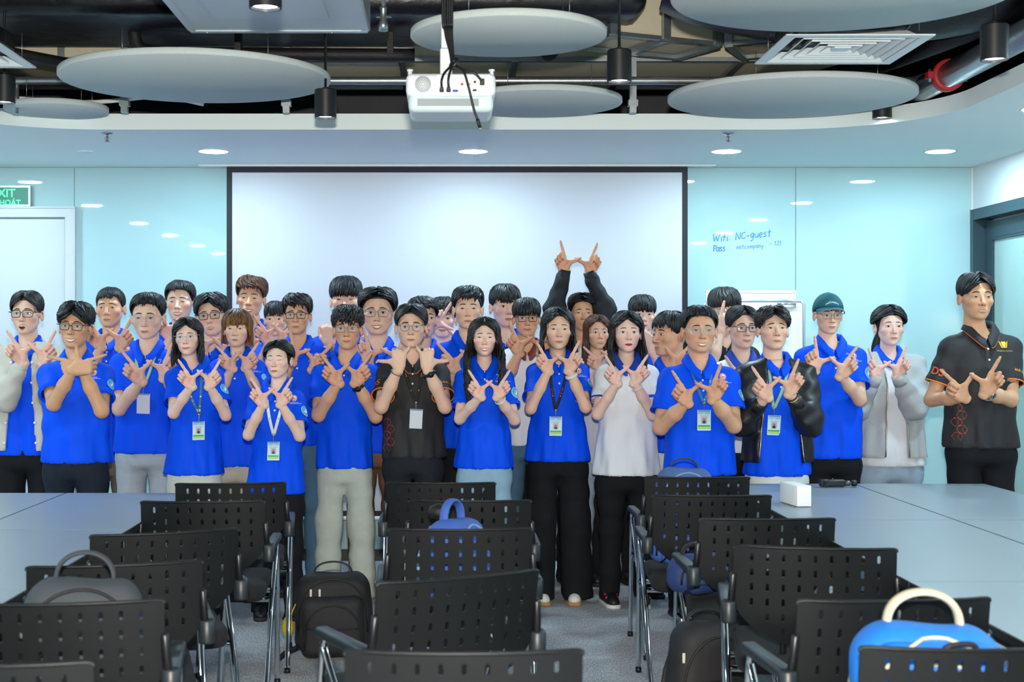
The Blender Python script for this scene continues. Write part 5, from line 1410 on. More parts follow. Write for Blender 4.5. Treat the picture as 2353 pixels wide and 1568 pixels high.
def make_chair():
    o = empty('stacking_chair')
    t = MB(); t.add(*backrest_geo(), 0, True); t.build('backrest', MATS['chair_black'], o, sharp=40)
    t = MB(); e = smooth_path([(-.249, .001, .792), (-.243, .000, .801), (-.18, -.017, .8015), (-.09, -.030, .8015), (0, -.034, .8015), (.09, -.030, .8015), (.18, -.017, .8015), (.243, .000, .801), (.249, .001, .792)], 3); e[:, 1] += .003
    t.tube(e, .0048, 6); t.build('top_rim', MATS['chair_black'], o)
    for s in (-1, 1):
        t = MB(); t.tube([(s * .262, .034, .585), (s * .255, .018, .66), (s * .251, .012, .715), (s * .250, .010, .722)], [.0125, .0115, .0105, .004], 10); t.build('back_rod', MATS['rod_black'], o)
        t = MB(); V, F = rounded_box((.044, .34, .030), .011, 3); V[:, 2] += -.02 * (V[:, 1] + .17) * 0; t.add(V + [s * .268, .190, .622], F); arm = t.build('armrest', MATS['arm_black'], o)
        t = MB(); t.lathe([(.004, .566), (.0235, .566), (.0245, .572), (.0255, .628), (.020, .634), (.004, .634)], 16, (s * .264, .032, 0)); t.build('rod_socket', MATS['arm_black'], arm)
        ap = [(s * .268, .325, .608), (s * .268, .335, .590), (s * .267, .322, .56)]
        t = MB(); t.tube(smooth_path(ap + [(s * .262, .148, .36), (s * .258, .00, .12), (s * .256, -.10, .012)], 5), .0115, 12); lg = t.build('leg', MATS['chrome'], o)
        MB().tube([(s * .256, -.095, .018), (s * .256, -.106, .0)], .0145, 10).build('foot_cap', MATS['rod_black'], lg)
        t = MB(); t.tube(smooth_path([(s * .268, .335, .596), (s * .268, .350, .54), (s * .266, .385, .36), (s * .262, .445, .012)], 5), .0115, 12); lg = t.build('leg', MATS['chrome'], o)
        MB().tube([(s * .262, .445, .02), (s * .262, .446, .0)], .0145, 10).build('foot_cap', MATS['rod_black'], lg)
        t = MB(); t.tube([(s * .262, .17, .395), (s * .262, .385, .400)], .0105, 10); t.build('side_bar', MATS['chrome'], o)
    t = MB(); t.tube([(-.262, .19, .393), (.262, .19, .393)], .0105, 10); t.build('cross_bar', MATS['chrome'], o)
    t = MB(); t.tube([(-.262, .375, .398), (.262, .375, .398)], .0105, 10); t.build('cross_bar', MATS['chrome'], o)
    def sf(X, Y, Z):
        d = np.sqrt(np.maximum(np.abs(X) - .175, 0) ** 2 + np.maximum(np.abs(Y - .29) - .155, 0) ** 2) - .065
        zc = .440 + .012 * np.clip((Y - .25) / .2, -1, 1) - .02 * np.clip((Y - .42) / .1, 0, 1)
        return smax(d, np.abs(Z - zc) - .034, .03)
    V, F = snet(sf, (-.27, .04, .36), (.27, .54, .53), .014); t = MB(); t.add(V, F); t.build('seat', MATS['seat_fabric'], o)
    t = MB(); t.rbox((0, .30, .408), (.36, .34, .016), .005, n=1); t.build('seat_base', MATS['rod_black'], o)
    for s in (-1, 1):
        t = MB(); t.tube(smooth_path([(s * .09, .065, .56), (s * .09, .085, .50), (s * .09, .12, .43), (s * .09, .19, .403)], 4), .011, 8); t.build('back_bracket', MATS['rod_black'], o)
    return o

def copy_tree(o, parent=None):
    c = o.copy(); COL.objects.link(c); c.parent = parent
    for ch in o.children: copy_tree(ch, c)
    return c

CH = [  # centre pixel of the top rim, its height in the photo, turn, label
    (529, 1113, 6, 'black chair farthest back in the left column, beside the left table end'), (464, 1155, 2, 'black chair second from the back in the left column'),
    (378, 1227, 20, 'turned black chair third from the back in the left column'), (262, 1301, 14, 'black chair in front of the one holding the grey backpack, left column'),
    (136, 1390, 8, 'black chair with a dark grey backpack on its seat, left foreground'), (-82, 1533, 2, 'black chair cut off by the bottom left corner'),
    (1013, 1112, 0, 'black chair farthest back in the middle column'), (1080, 1153, 0, 'black chair behind the small blue backpack in the middle column'),
    (1058, 1219, 2, 'black chair with a blue backpack on its seat in the middle column'), (1058, 1330, 27, 'turned black chair second nearest in the middle column'),
    (1066, 1503, 1, 'nearest black chair at the bottom centre of the photo'),
    (1604, 1099, 0, 'black chair farthest back in the right column, blue backpack on its seat'), (1637, 1141, -2, 'black chair second from the back in the right column'),
    (1766, 1195, 1, 'black chair third from the back in the right column'), (1876, 1262, -9, 'black chair fourth from the back in the right column'),
    (2062, 1383, 5, 'black chair just in front of the bright blue backpack'), (2257, 1495, 0, 'nearest black chair at bottom right with bright blue and beige backpack')]
chair0 = make_chair(); chairs = []
for i, (px, py, rz, lb) in enumerate(CH):
    o = chair0 if i == 0 else copy_tree(chair0)
    Y = FPX * (CAMH - .82) / (py - 784.0); o.scale = (.969, .969, 1.025)
    o.location = ((px - CX) / FPX * Y, Y + .02, 0); o.rotation_euler = (0, 0, math.radians(rz))
    tag(o, lb, 'chair', 'black perforated chairs in three columns'); chairs.append(o)

# ---- tables
def make_table(w, d):
    o = empty('folding_table'); h = .74
    t = MB(); t.rbox((0, 0, h - .014), (w - .004, d - .004, .025), .003, n=2); tt = t.build('tabletop', MATS['table_edge'], o)
    t = MB(); t.box((0, 0, h - .0012), (w - .009, d - .009, .0016)); t.build('laminate_sheet', MATS['table_top'], tt)
    t = MB(); t.box((0, 0, h - .045), (w - .10, d - .16, .038)); t.build('apron', MATS['table_edge'], o)
    for sx_ in (-1, 1):
        for sy_ in (-1, 1):
            t = MB(); t.box((sx_ * (w / 2 - .07), sy_ * (d / 2 - .09), (h - .025) / 2 + .006), (.045, .045, h - .035)); t.build('leg', MATS['table_leg'], o)
    return o
def tables(cols, rows, names):
    base = {}; n = 0
    for j, (y1, y0) in enumerate(rows):
        for i, (x0, x1) in enumerate(cols):
            key = (round(x1 - x0, 3), round(y1 - y0, 3))
            o = copy_tree(base[key]) if key in base else base.setdefault(key, make_table(*key))
            o.location = ((x0 + x1) / 2, (y0 + y1) / 2, 0); tag(o, names[n], 'table', 'dark grey folding tables pushed together'); n += 1
R_ = ('far end', 'second row', 'third row', 'near end')
tables([(-1.79, -1.205), (-2.375, -1.79)], [(6.65, 5.355), (5.355, 4.06), (4.06, 2.765), (2.765, 1.47)], [f'dark grey table of the left block, {r}, {s}' for r in R_ for s in ('beside the chairs', 'at the outer side')])
tables([(1.355, 2.01), (2.01, 2.665)], [(7.08, 5.64), (5.64, 4.20), (4.20, 2.76), (2.76, 1.32)], [f'dark grey table of the right block, {r}, {s}' for r in R_ for s in ('beside the chairs', 'at the outer side')])

# ---- things on the right table
bp = P(1830, 1166, 3268 * .71 / (1166 - 784.0)); s_ = FPX / bp[1]
t = MB(); V, F = rounded_box((34 / s_ * 1.02, .20, 48 / s_), .003, 2); t.add(V @ rotm('Z', 8).T + [0, .10, 24 / s_], F); 
bo = empty('white_carton', (bp[0] + .02, bp[1], .742), 0, 'small plain white carton box on the right table', 'box'); t.build('carton', mat('carton_white', '#eef0f2', .55), bo)
t = MB(); t.box((-.0005, 0, 0), (.0016, .0016, 44 / s_), R=None); t.v = [(v @ rotm('Z', 8).T) + [-.033, .004, 24 / s_] for v in t.v]; t.build('lid_seam', mat('seam_grey', '#b8bcb4', .6), bo)
gp_ = P(1926, 1120, 3268 * .71 / (1120 - 784.0)); s_ = FPX / gp_[1]
gm = empty('gimbal_camera', (gp_[0], gp_[1], .742), math.radians(4), 'black handheld gimbal camera lying on the right table', 'camera'); mat('gadget_black', '#17191c', .4)
t = MB(); t.rbox((-.030, 0, .018), (.125, .036, .034), .008, n=3); t.build('grip', MATS['gadget_black'], gm)
t = MB(); t.rbox((-.070, 0, .019), (.042, .038, .036), .006, n=2); t.build('battery_cap', MATS['gadget_black'], gm)
t = MB(); t.rbox((-.074, -.0195, .019), (.018, .002, .018), .001, n=1); t.build('grip_screen', mat('gadget_screen', '#0c1014', .1), gm)
t = MB(); t.lathe([(.001, -.012), (.012, -.012), (.013, -.010), (.013, .010), (.012, .012), (.001, .012)], 18, (.045, 0, .016), R=rotm('Y', 90)); t.build('gimbal_motor', mat('gadget_grey', '#4a4e52', .35, metal=.4), gm)
t = MB(); t.rbox((.078, 0, .016), (.030, .03, .030), .010, n=3); t.build('camera_head', MATS['gadget_black'], gm)
t = MB(); t.lathe([(.001, 0), (.012, 0), (.012, .005), (.009, .007), (.001, .007)], 18, (.078, -.014, .016), R=rotm('X', 90)); t.build('camera_lens', MATS['gadget_screen'], gm)
t = MB(); t.tube([(.055, 0, .016), (.068, 0, .016)], .008, 10); t.lathe([(.001, .034), (.006, .034), (.005, .041), (.001, .042)], 10, (-.028, 0, 0)); t.build('gimbal_arm', MATS['gadget_grey'], gm)

# ---- flip chart behind the group
fy = 9.08; a = P(1700, 692, fy); b = P(1838, 692, fy)
fc = empty('flip_chart', ((a[0] + b[0]) / 2 - .10, fy, 0), 0, 'white flip chart easel standing behind the people at right', 'flip chart'); zt = a[2]
t = MB(); t.rbox((0, 0, zt - .50), (.62, .02, 1.0), .006, n=2); brd = t.build('board', mat('board_white', '#eef2f4', .2), fc)
t = MB()
for sx_ in (-1, 1): t.tube([(sx_ * .315, -.006, zt - 1.0), (sx_ * .315, -.006, zt - .02), (sx_ * .295, -.006, zt), (sx_ * .2, -.006, zt)], .010, 8)
t.tube([(-.295, -.006, zt), (.295, -.006, zt)], .009, 8); t.build('board_frame', mat('alu', '#c8d2d6', .3, metal=.7), brd)
t = MB(); t.rbox((.20, -.018, zt - .030), (.125, .014, .030), .004, n=1); t.tube([(.14, -.028, zt - .020), (.26, -.028, zt - .020)], .005, 8); t.build('paper_clip', MATS['chrome'], brd)
t = MB(); t.box((0, -.013, zt - .52), (.54, .006, .88)); t.build('paper_pad', mat('paper', '#eef2f8', .8), brd)
t = MB(); t.rbox((-.01, .05, zt + .020), (.58, .012, .10), .003, n=1); t.box((-.01, .044, zt + .062), (.58, .008, .016)); t.build('pen_rail', MATS['board_white'], fc)
for x0, y0, x1, y1 in ((-.26, .0, -.34, -.10), (.26, .0, .34, -.10), (0, .02, 0, .22)):
    t = MB(); t.tube([(x0, y0, zt - .9), (x1, y1, .0)], .012, 8); t.build('leg', MATS['alu'], fc)
t = MB(); t.box((0, .02, zt - .92), (.56, .02, .05)); t.build('cross_rail', MATS['alu'], fc)

# ---- backpacks
def backpack(loc, rz, w, d, h, main, trim, lb, pocket=.62, tilt=0, handle='loop', hmat=None, zips=None, piping=None, strap=True):
    o = empty('backpack', loc, math.radians(rz), lb, 'backpack', 'backpacks left on chairs and floor')
    def f(X, Y, Z):
        tap = 1 - .16 * np.clip((Z / h - .55) / .45, 0, 1) ** 2
        x = np.abs(X) / tap; r_ = min(w, d) * .30
        q = np.sqrt(np.maximum(x - w / 2 + r_, 0) ** 2 + np.maximum(np.abs(Y) - d * .36 + r_, 0) ** 2 + np.maximum(np.abs(Z - h / 2) - h / 2 + r_ * 1.2, 0) ** 2) - r_
        q = q + .004 * np.sin(22 * Z + 9 * X) + .003 * np.sin(31 * X + 12 * Y)
        return np.maximum(q, .002 - Z)
    def fp(X, Y, Z):
        hz = h * pocket; r_ = .045
        q = np.sqrt(np.maximum(np.abs(X) - w * .40 + r_, 0) ** 2 + np.maximum(np.abs(Y + d * .36) - d * .16 + r_ * .8, 0) ** 2 + np.maximum(np.abs(Z - hz / 2 - .01) - hz / 2 + r_, 0) ** 2) - r_
        return np.maximum(q + .003 * np.sin(28 * Z + 14 * X), .004 - Z)
    R = rotm('X', tilt)
    def put(name, mb, m, par=o):
        mb.v = [v @ R.T for v in mb.v]; return mb.build(name, m, par)
    V, F = snet(f, (-w * .62, -d * .7, -.02), (w * .62, d * .7, h + .04), .0125); mb = MB(); mb.add(V, F); body = put('main_compartment', mb, MATS[main])
    V, F = snet(fp, (-w * .55, -d * .9, -.01), (w * .55, d * .2, h * pocket + .05), .0125); mb = MB(); mb.add(V, F); pk = put('front_pocket', mb, MATS[main])
    def edge(fn, frac, xs, y0, rr, name, m, par):
        a = np.linspace(0, PI, 26); pts = np.stack([-np.cos(a) * xs, np.full(26, -.5), h * frac[0] + (h * frac[1] - h * frac[0]) * np.sin(a) ** .6], 1)
        mb = MB(); mb.tube(trace(fn, pts, (0, 1, 0), .001, 70), rr, 6); return put(name, mb, MATS[m], par)
    uni = lambda X, Y, Z: np.minimum(f(X, Y, Z), fp(X, Y, Z))
    edge(uni, (.30, .90), w * .44, 0, .0045, 'main_zip', trim, body)
    edge(uni, (.12, pocket * .90), w * .36, 0, .0042, 'pocket_zip', piping or trim, pk)
    xs = np.linspace(-w * .32, w * .32, 12); mb = MB(); mb.tube(trace(uni, np.stack([xs, np.full(12, -.5), np.full(12, h * pocket * .52) + .02 * (xs / w) ** 2], 1), (0, 1, 0), .001, 70), .0035, 6); put('pocket_seam', mb, MATS[trim], pk)
    if zips:
        for x in zips:
            q = trace(uni, np.array([[x, -.5, h * .80]]), (0, 1, 0), .006, 70)[0]; mb = MB(); mb.rbox(q - [0, 0, .016], (.010, .004, .034), .0015, n=1); put('zip_pull', mb, MATS['zip_bright'], body)
    hw = w * .24; hh = h + (.050 if handle == 'tall' else .028)
    zb = trace(f, np.array([[hw, d * .10, h + .2], [-hw, d * .10, h + .2]]), (0, 0, -1), 0, 70)[:, 2]
    mb = MB(); aa = np.linspace(0, PI, 22); zl = min(zb) - .012; path = np.stack([-hw * np.cos(aa), np.full(22, d * .10), zl + (hh - zl) * np.sin(aa) ** .75], 1)
    mb.tube(path, (.019 if hmat == 'bag_beige' else .0145) if handle == 'tall' else .010, 8, flat=(1.2, .45)); put('grab_handle', mb, MATS[hmat or trim], o)
    if strap:
        for s in (-1, 1):
            mb = MB(); mb.tube(smooth_path([(s * w * .20, d * .32, h * .86), (s * w * .34, d * .44, h * .62), (s * w * .40, d * .42, h * .32), (s * w * .42, d * .30, h * .10)], 6), .022, 8, flat=(.35, 1.0)); put('shoulder_strap', mb, MATS[trim], o)
    return o, put, uni
for n, c, rg in (('bag_black', '#1a191c', .72), ('bag_grey', '#3a3f44', .8), ('bag_blue', '#3d5fae', .7), ('bag_slate', '#4a6396', .75), ('bag_sky', '#1d78d8', .6), ('bag_navy', '#22386a', .7), ('bag_trim_dark', '#0e0e10', .6), ('bag_beige', '#d8cba8', .7), ('zip_bright', '#d8d2c0', .3), ('charm_yellow', '#c8b020', .7), ('bag_pale', '#7f9cc0', .6), ('patch_brown', '#7a4026', .6)): mat(n, c, rg, var=.12 if 'bag' in n else 0, vscale=40, bump=.15 if 'bag' in n else 0, bscale=350)
b1, put, uni = backpack((-.535, 6.56, .0), 4, .36, .24, .40, 'bag_black', 'bag_trim_dark', 'black backpack standing on the carpet between two chair columns', zips=(-.10, -.06), pocket=.70)
mb = MB(); mb.lathe([(.001, 0), (.022, .01), (.030, .04), (.022, .075), (.012, .09), (.001, .095)], 14, (-.205, -.06, .10)); mb.tube([(-.195, -.06, .19), (-.17, -.06, .25)], .003, 6); ch = put('charm', mb, MATS['charm_yellow'], b1)
mb = MB(); mb.tube(smooth_path([(-.16, -.06, .05), (-.21, -.09, .035), (-.24, -.12, .015)], 4), .014, 8, flat=(.4, 1)); put('hip_strap', mb, MATS['bag_trim_dark'], b1)
backpack((-.95, 3.70, .502), 6, .31, .20, .345, 'bag_grey', 'bag_trim_dark', 'dark grey backpack with a tall loop handle on a left chair', handle='tall', hmat='bag_grey')
b3, put, uni = backpack((.028, 5.02, .502), 62, .27, .19, .335, 'bag_blue', 'bag_pale', 'small blue backpack with pale stripe on a middle chair', handle='tall', hmat='bag_blue')
mb = MB(); mb.lathe([(.001, -.03), (.03, -.022), (.04, 0), (.03, .02), (.001, .03)], 12, (.05, .10, .335)); put('hanging_cap', mb, MATS['bag_trim_dark'], b3)
backpack((1.13, 6.82, .502), 4, .28, .19, .355, 'bag_slate', 'bag_pale', 'slate blue backpack on the farthest right chair', hmat='bag_grey', handle='loop')
b5, put, uni = backpack((1.056, 3.15, .502), -3, .335, .24, .338, 'bag_sky', 'bag_beige', 'bright blue backpack with beige piping and handle at bottom right', handle='tall', hmat='bag_beige', piping='bag_beige', pocket=.86)
mb = MB(); mb.tube(smooth_path([(-.01, -.135, .27), (.005, -.14, .30), (.06, -.14, .305), (.075, -.135, .27)], 5), .006, 8); put('front_loop', mb, MATS['bag_trim_dark'], b5)
backpack((.935, 5.34, .502), 30, .26, .18, .16, 'bag_navy', 'bag_trim_dark', 'slumped navy backpack lying on a right column chair', strap=False)
backpack((.985, 6.04, .502), 10, .28, .18, .15, 'bag_blue', 'bag_trim_dark', 'blue bag lying on the second chair of the right column', strap=False)
b8, put, uni = backpack((.885, 4.87, .0), 18, .29, .22, .50, 'bag_black', 'bag_trim_dark', 'black backpack with brown leather patch on the floor under the right chairs', zips=(-.12,), pocket=.6)
q = trace(uni, np.array([[.09, -.5, .20]]), (0, 1, 0), .002, 70)[0]; mb = MB(); mb.rbox(q, (.075, .005, .10), .002, n=1); put('leather_patch', mb, MATS['patch_brown'], b8)
# ================================================================ THE GROUP, left to right

g = person(62, 666, 768, 8.05, 'person in an open beige jacket over a blue polo, mouth wide open', hair='curtain', hc='soft', skin='light', glasses=('wide', 'black'), mouth='open', hands=('W', 73, 790), hem=1046, jacket=('jacket_beige', [.085, .055, .05], .060, 'jacket_beige', 'button', 1.15), jhem=1034, bw=1.0)
person(174, 692, 800, 7.30, 'smiling person in blue polo with black glasses, forearms crossed and pointing', hair='curlypart', skin='tan', glasses=('square', 'black'), mouth='grin', hem=1064, pants='navy', jw=1.03, bw=1.04, hroll=3,
       hands=('X', dict(side='R', at=(168, 850), roll=76, turn=180, dep=.31), dict(side='L', at=(186, 846), roll=-82, turn=180, dep=.24)))
person(254, 656, 752, 8.55, 'person with short cropped hair and blue polo, hands under the chin, by the door', hair='buzz', skin='med', hands=('W', 252, 757, dict(dep=.26)), hem=1060, pants='khaki', eyes='narrow', brow=-.004)
person(340, 670, 777, 7.95, 'person with clear glasses and a blank white badge on a pale lanyard', hair='crop', skin='light', glasses=('wide', 'clear'), hands=('W', 343, 830, dict(rl=(42, 26))), hem=1042, pants='grey', fw=1.06, bw=1.06, lanyard=('teal', (330, 928), 'blank', 2), hpitch=-6, eyes='narrow')
person(414, 643, 738, 8.75, 'tall person with short black hair grinning, one hand at the chin', hair='crop', skin='light', mouth='grin', eyes='smile', hands=('W', 412, 735, dict(dep=.24)), hem=1060, fw=1.03)
person(432, 726, 816, 7.50, 'person with clear round glasses and dark hair, photo badge over blue polo', hair='mid', hairopt=dict(part=66, side=-.15, fr=-.15, back=-.19, tipoff=.004), sex='f', skin='fair', glasses=('round', 'clear'), mouth='smile', lip='pink', hands=('W', 459, 852), hem=1092, pants='cream', lanyard=('blue', (455, 991), 'photo', -2), bx=14, hroll=-3)
person(487, 672, 772, 8.40, 'person with thick black glasses, hand raised beside the chin, dark loose hair', hair='curlypart', hc='black', skin='light', glasses=('square', 'black'), mouth='talk', hands=('W', 497, 778, dict(rl=(20, 40))), hem=1060, fw=1.04, hroll=-6)
person(545, 708, 797, 7.98, 'person with two tone brown bob haircut, wristband and blue polo', hair='bob', hc='dyed', dye=True, sex='f', skin='light', hands=('W', 546, 808, dict(rl=(46, 40))), hem=1072, pants='beige', fw=1.03, eyes='narrow', hairopt=dict(side=-.085, back=-.09))
person(577, 634, 730, 8.92, 'tall grinning person with brown swept up hair', hair='swept', hc='brown', skin='med', mouth='grin', eyes='smile', hands=('W', 612, 778, dict(dep=.24, rl=(10, 30))), hem=1060, hroll=4, fw=.98, hairopt=dict(lift=.03))
person(640, 778, 868, 7.45, 'shorter person with closed eyes and tied hair, white lanyard with photo badge', hair='tied', hairopt=dict(front=.072, off=.011, lift=.009), sex='f', skin='fair', eyes='closed', lip='rose', hands=('W', 624, 893), hem=1135, pants='black', lanyard=('white', (627, 1038), 'photo', 0), bx=-4, hyaw=-10)
person(634, 690, 772, 8.48, 'person whose face is mostly hidden by crossed hands', hair='fringe', skin='light', hands=('W', 634, 747, dict(dep=.20, rl=(40, 46))), hem=1060, fw=.95)
person(683, 674, 768, 8.15, 'frowning person with black glasses and swept dark hair, blue jeans', hair='swept', hc='soft', skin='med', glasses=('square', 'black'), hands=('W', 706, 804, dict(rl=(14, 50))), hem=1024, pants='jean', fw=.97, bw=.97, brow=-.006, hairopt=dict(lift=.028), bx=4)
person(795, 633, 738, 8.65, 'tall person with straight black fringe behind the curly haired one', hair='lowfringe', skin='light', eyes='smile', mouth='smile', hands=('X', dict(side='R', at=(757, 792), roll=-6, dep=.22, t='fist', turn=180), dict(side='L', at=(838, 812), roll=14, dep=.22, t='fist', turn=180)), hem=1060, pants='brown')
g = person(799, 700, 803, 7.88, 'person with curly black hair and thin glasses, pale jeans and white shoes', hair='curly', skin='med', glasses=('square', 'grey'), mouth='smile', mw=.85, hands=('W', 796, 836, dict(rl=(42, 40))), hem=1077, pants='palejean', shoes='white_shoe', fw=.94, bw=.92, bx=-6, wide=.012)
wristband(g, 1, 'strap_black', ('strap_black', .2))
person(868, 657, 770, 8.30, 'broad smiling person with glasses and swept back hair', hair='quiff', skin='light', glasses=('wide', 'grey'), mouth='grin', fw=1.10, jw=1.12, bw=1.10, hands=('W', 882, 802, dict(rl=(18, 24))), hem=1040, pants='brown')
g = person(945, 696, 799, 7.80, 'person in black polo with orange trim, fists raised and little fingers touching', shirt='black', hair='curtain', hc='soft', skin='light', glasses=('round', 'grey'), hands=('W', 949, 790, dict(t='shaka', roll=0)), hem=1053, pants='dkjean', lanyard=('orange', (956, 963), 'blank', 3), fw=1.04, bw=1.02, bx=4)
wristband(g, 1, 'strap_black', ('strap_black', -.1)); wristband(g, 0, 'strap_silver', None, 'chain_bracelet', .03, .005)
person(972, 680, 776, 8.42, 'person half hidden behind the black polo, only one eye showing', hair='swept', skin='light', hem=1040, hands=None, hyaw=14, bx=2)
person(1017, 682, 776, 8.92, 'pale person far back holding one finger before the face', hair='curly', hc='soft', skin='fair', mouth='smile', hands=('W', 1034, 757, dict(dep=.22, rl=(-28, 40))), hem=1040, brow=.004)
person(1075, 656, 756, 8.20, 'person with side swept black hair and drowsy eyes behind the wavy haired one', hair='swept', skin='light', eyes='narrow', hands=('W', 1064, 806, dict(rl=(46, 30))), hem=1030, pants='black', sweepdir=-1, bw=1.02)
g = person(1113, 726, 818, 7.65, 'smiling person with very long wavy black hair and light blue jeans', hair='wavy', sex='f', skin='fair', mouth='grin', eyes='smile', lip='pink', hands=('W', 1124, 876), hem=1077, pants='lightjean', fw=1.0)
wristband(g, 1, 'bracelet_pale', None, 'bracelet', .034, .004)
person(1161, 650, 752, 8.55, 'tall person with messy black fringe, face turned to the right', hair='fringe', skin='light', hem=1040, hands=None, hyaw=10, sweepdir=1, gaze=.5)
person(1210, 683, 774, 8.22, 'person with thick glasses and heavy fringe in a white polo', shirt='white', hair='lowfringe', skin='med', glasses=('square', 'black'), hands=('W', 1219, 775, dict(rl=(30, 30))), hem=1024, pants='jean', bw=.96, collar='trim_red', logo=False, mouth='smile')
g = person(1282, 703, 803, 7.88, 'person with shoulder length black hair, orange lanyard, wide black trousers', hair='mid', sex='f', skin='light', hands=('W', 1283, 816, dict(rl=(34, 30))), hem=1060, pants='black', lanyard=('orange', (1277, 980), 'photo', 1), shoes='gum_shoe', wide=.045, bw=1.05, lip='pale', eyes='narrow')
wristband(g, 1, 'strap_white', None, 'watch', .036, .009)
g = person(1338, 673, 760, 8.50, 'person with both arms raised high in a black jacket', shirt='white', collar='none', hair='quiff', skin='med', mouth='talk', eyes='narrow', hands=('W', 1328, 594, dict(dep=.10, rl=(20, 26), pole='up')), hem=1040, jacket=('jacket_navy', [.05, .05, .05], .040, 'jacket_navy', 'zip', 1.0), logo=False, brow=-.003)
wristband(g, 1, 'strap_black', None, 'watch', .022, .010)
person(1372, 726, 802, 8.25, 'person with long straight brown hair in pale shirt, faded jeans and tan sandals', shirt='greywhite', collar='none', hair='straight', hc='brown', sex='f', skin='light', mouth='talk', hands=('W', 1388, 808, dict(rl=(50, 30))), hem=1064, pants='greyjean', shoes='sandal', logo=False, hyaw=8, lip='rose')
g = person(1440, 711, 809, 7.80, 'person with black hair and red lips in white polo with blue cuffs', shirt='white', hair='mid', sex='f', skin='fair', lip='red', hands=('W', 1439, 842), hem=1092, pants='black', shoes='sneaker', bw=1.12, fw=1.03, hairopt=dict(side=-.21, back=-.2))
wristband(g, 1, 'strap_white', None, 'ribbon_bracelet', .036, .003)
person(1476, 676, 764, 8.55, 'person with round black fringe and a hand below the chin', hair='lowfringe', skin='fair', hands=('X', dict(side='R', at=(1478, 800), roll=14, dep=.22, turn=180, t='fist'), dict(side='L', at=(1502, 812), roll=-14, dep=.2, turn=180, t='L')), hem=1050)
person(1541, 712, 818, 8.10, 'person in blue polo turned sideways in profile, looking left', hair='fringe', skin='med', yaw=0, hyaw=-62, hands=('X', dict(side='L', at=(1548, 846), roll=48, dep=.22)), hem=1040, pants='white', hairopt=dict(fr=.05))
person(1607, 700, 810, 7.45, 'broad smiling person with clear glasses and a photo badge on blue polo', hair='crop', skin='med', glasses=('wide', 'clear'), mouth='grin', eyes='smile', hands=('W', 1605, 881, dict(rl=(38, 22))), hem=1092, pants='black', lanyard=('blue', (1617, 966), 'photo', 0), fw=1.08, jw=1.08, bw=1.10, aw=1.10)
person(1665, 658, 762, 8.75, 'person in plain black shirt with gold glasses, finger before the nose', shirt='blackplain', knit=False, hair='lowfringe', hc='soft', skin='light', glasses=('round', 'gold'), hands=('X', dict(side='R', at=(1655, 768), roll=18, dep=.22, turn=180)), hem=1050, logo=False)
person(1705, 700, 801, 8.22, 'person with black square glasses and side parted hair in white polo, blue collar', shirt='white', hair='curtain', skin='light', glasses=('square', 'black'), mouth='smile', hem=1040, hands=('W', 1722, 842, dict(rl=(40, 30))), pants='black', hyaw=6, fw=1.02, logo=False)
g = person(1776, 702, 806, 7.55, 'person in an open black bomber jacket with photo badge on green lanyard', hair='curlypart', hc='soft', skin='light', eyes='narrow', hands=('W', 1785, 868, dict(rl=(40, 24))), hem=1094, pants='white', jacket=('jacket_black', [.115, .080, .05], .095, 'jacket_black', 'zip', 1.2), jhem=1062, bw=1.05, lanyard=('teal', (1779, 978), 'photo', 2), hpitch=6, brow=-.006, bx=8)
beads(g, 1, 'bead_brown')
g = person(1903, 672, 766, 7.78, 'person in a dark green cap and glasses with blue polo', hair='fringe', skin='light', glasses=('square', 'grey'), hands=('W', 1912, 822, dict(rl=(14, 38))), hem=1054, pants='black', mouth='smile', mw=.8, bw=1.05, hpitch=-5, cap=True, hairopt=dict(off=.001, lift=.001, tipoff=.003, fr=.036), bx=6)
CAPG = g
person(2043, 699, 794, 8.05, 'person with low ponytail in a grey zip jacket over white shirt', shirt='white', hair='tied', tail=(.19, -1), sex='f', skin='fair', hands=('W', 2039, 832, dict(rl=(30, 26))), hem=1070, pants='greyjean', jacket=('jacket_grey', [.060, .045, .06], .045, 'jacket_grey', 'zip', 1.25), jhem=1050, bw=1.22, collar='cloth_blue', logo=False, lip='rose')
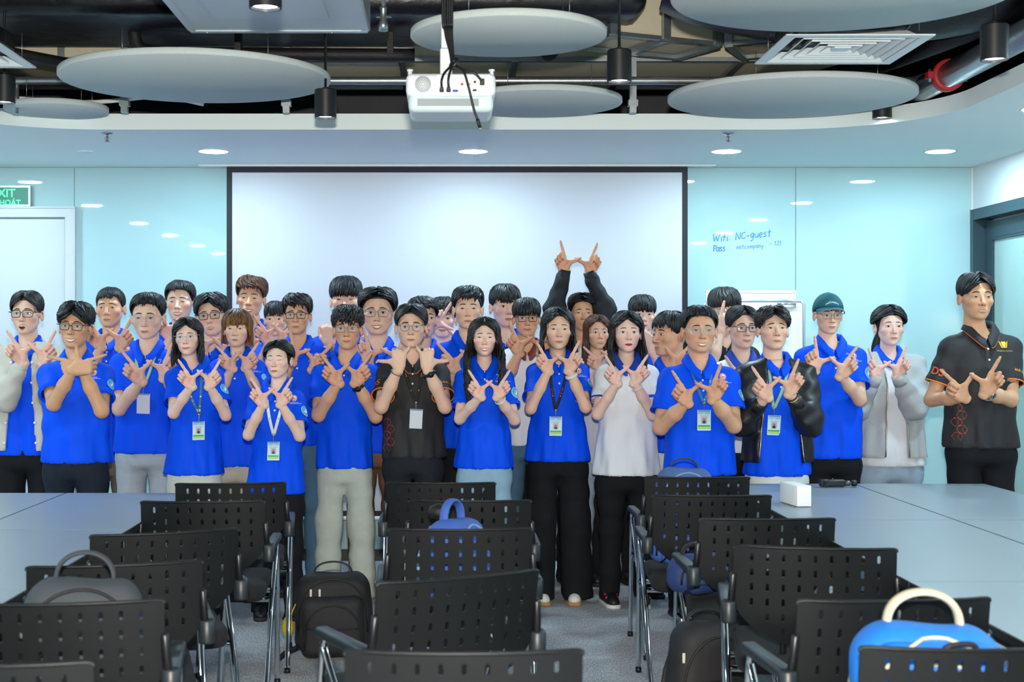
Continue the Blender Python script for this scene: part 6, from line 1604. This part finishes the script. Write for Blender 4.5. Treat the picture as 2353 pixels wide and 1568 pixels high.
g = person(2242, 623, 735, 7.32, 'tall person in black polo with orange trim at the right edge', shirt='black', hair='curtain', skin='tan', hands=('W', 2233, 860, dict(rl=(54, 30), sp=.004)), hem=1030, pants='black', mouth='talk', bw=1.04, eyes='narrow', bx=12, hairopt=dict(part=44))
wristband(g, 1, 'strap_silver', ('strap_silver', .2))

# the cap on the one head that wears it
T = CAPG['T']; root = CAPG['root']; na = 36; az = np.linspace(-PI, PI, na, endpoint=False); rows = []
zl = np.interp(np.degrees(np.abs(az)), [0, 60, 100, 180], [.053, .043, .010, -.010])
pe = np.arccos(np.clip((zl - HC[2]) / .106, -1, 1))
for j in range(10): rows.append(scalp(az, pe * max(j / 9, .02), np.full(na, .0155 if j < 9 else .014), 1.0)[0])
mb = MB(); mb.add(T(np.concatenate(rows)), grid_faces(10, na, True) + [list(range(na))]); cap_o = mb.build('cap', MATS['cap_teal'], root); md = cap_o.modifiers.new('t', 'SOLIDIFY'); md.thickness = .002
u = np.linspace(-1, 1, 17); rows = []
for j in range(6):
    s = j / 5; a_ = u * np.radians(66); R0 = np.stack([(.0755 + .016) * np.sin(a_) * 1.0, .010 - (.0935 + .013) * np.cos(a_) - s * .058 * np.sqrt(np.clip(1 - u ** 2 * .92, 0, 1)), .052 - .020 * u ** 2 - s * (.010 + .012 * u ** 2)], 1); rows.append(R0)
mb = MB(); mb.add(T(np.concatenate(rows)), grid_faces(6, 17)); br = mb.build('cap_brim', MATS['cap_teal'], cap_o); md = br.modifiers.new('t', 'SOLIDIFY'); md.thickness = .003
mb = MB(); mb.tube(T(rows[-1]), .0016, 6); mb.build('brim_edge', MATS['cap_edge'], cap_o)
mb = MB(); mb.lathe([(.0005, .128), (.006, .128), (.006, .132), (.0005, .134)], 12, (0, .010, 0)); mb.v = [T(v) for v in mb.v]; mb.build('cap_button', MATS['cap_teal'], cap_o)
V2, F2 = text2d('netCompany', .018, .012); aa = V2[:, 0] / .100; pol = PI / 2 - (.080 - HC[2] + V2[:, 1] - .35 * V2[:, 0] ** 2 / .05) / .106
q, _ = scalp(aa, pol, np.full(len(aa), .0185), 1.0); mb = MB(); mb.add(T(q), F2, 0, False); mb.build('cap_lettering', MATS['print_white'], cap_o)
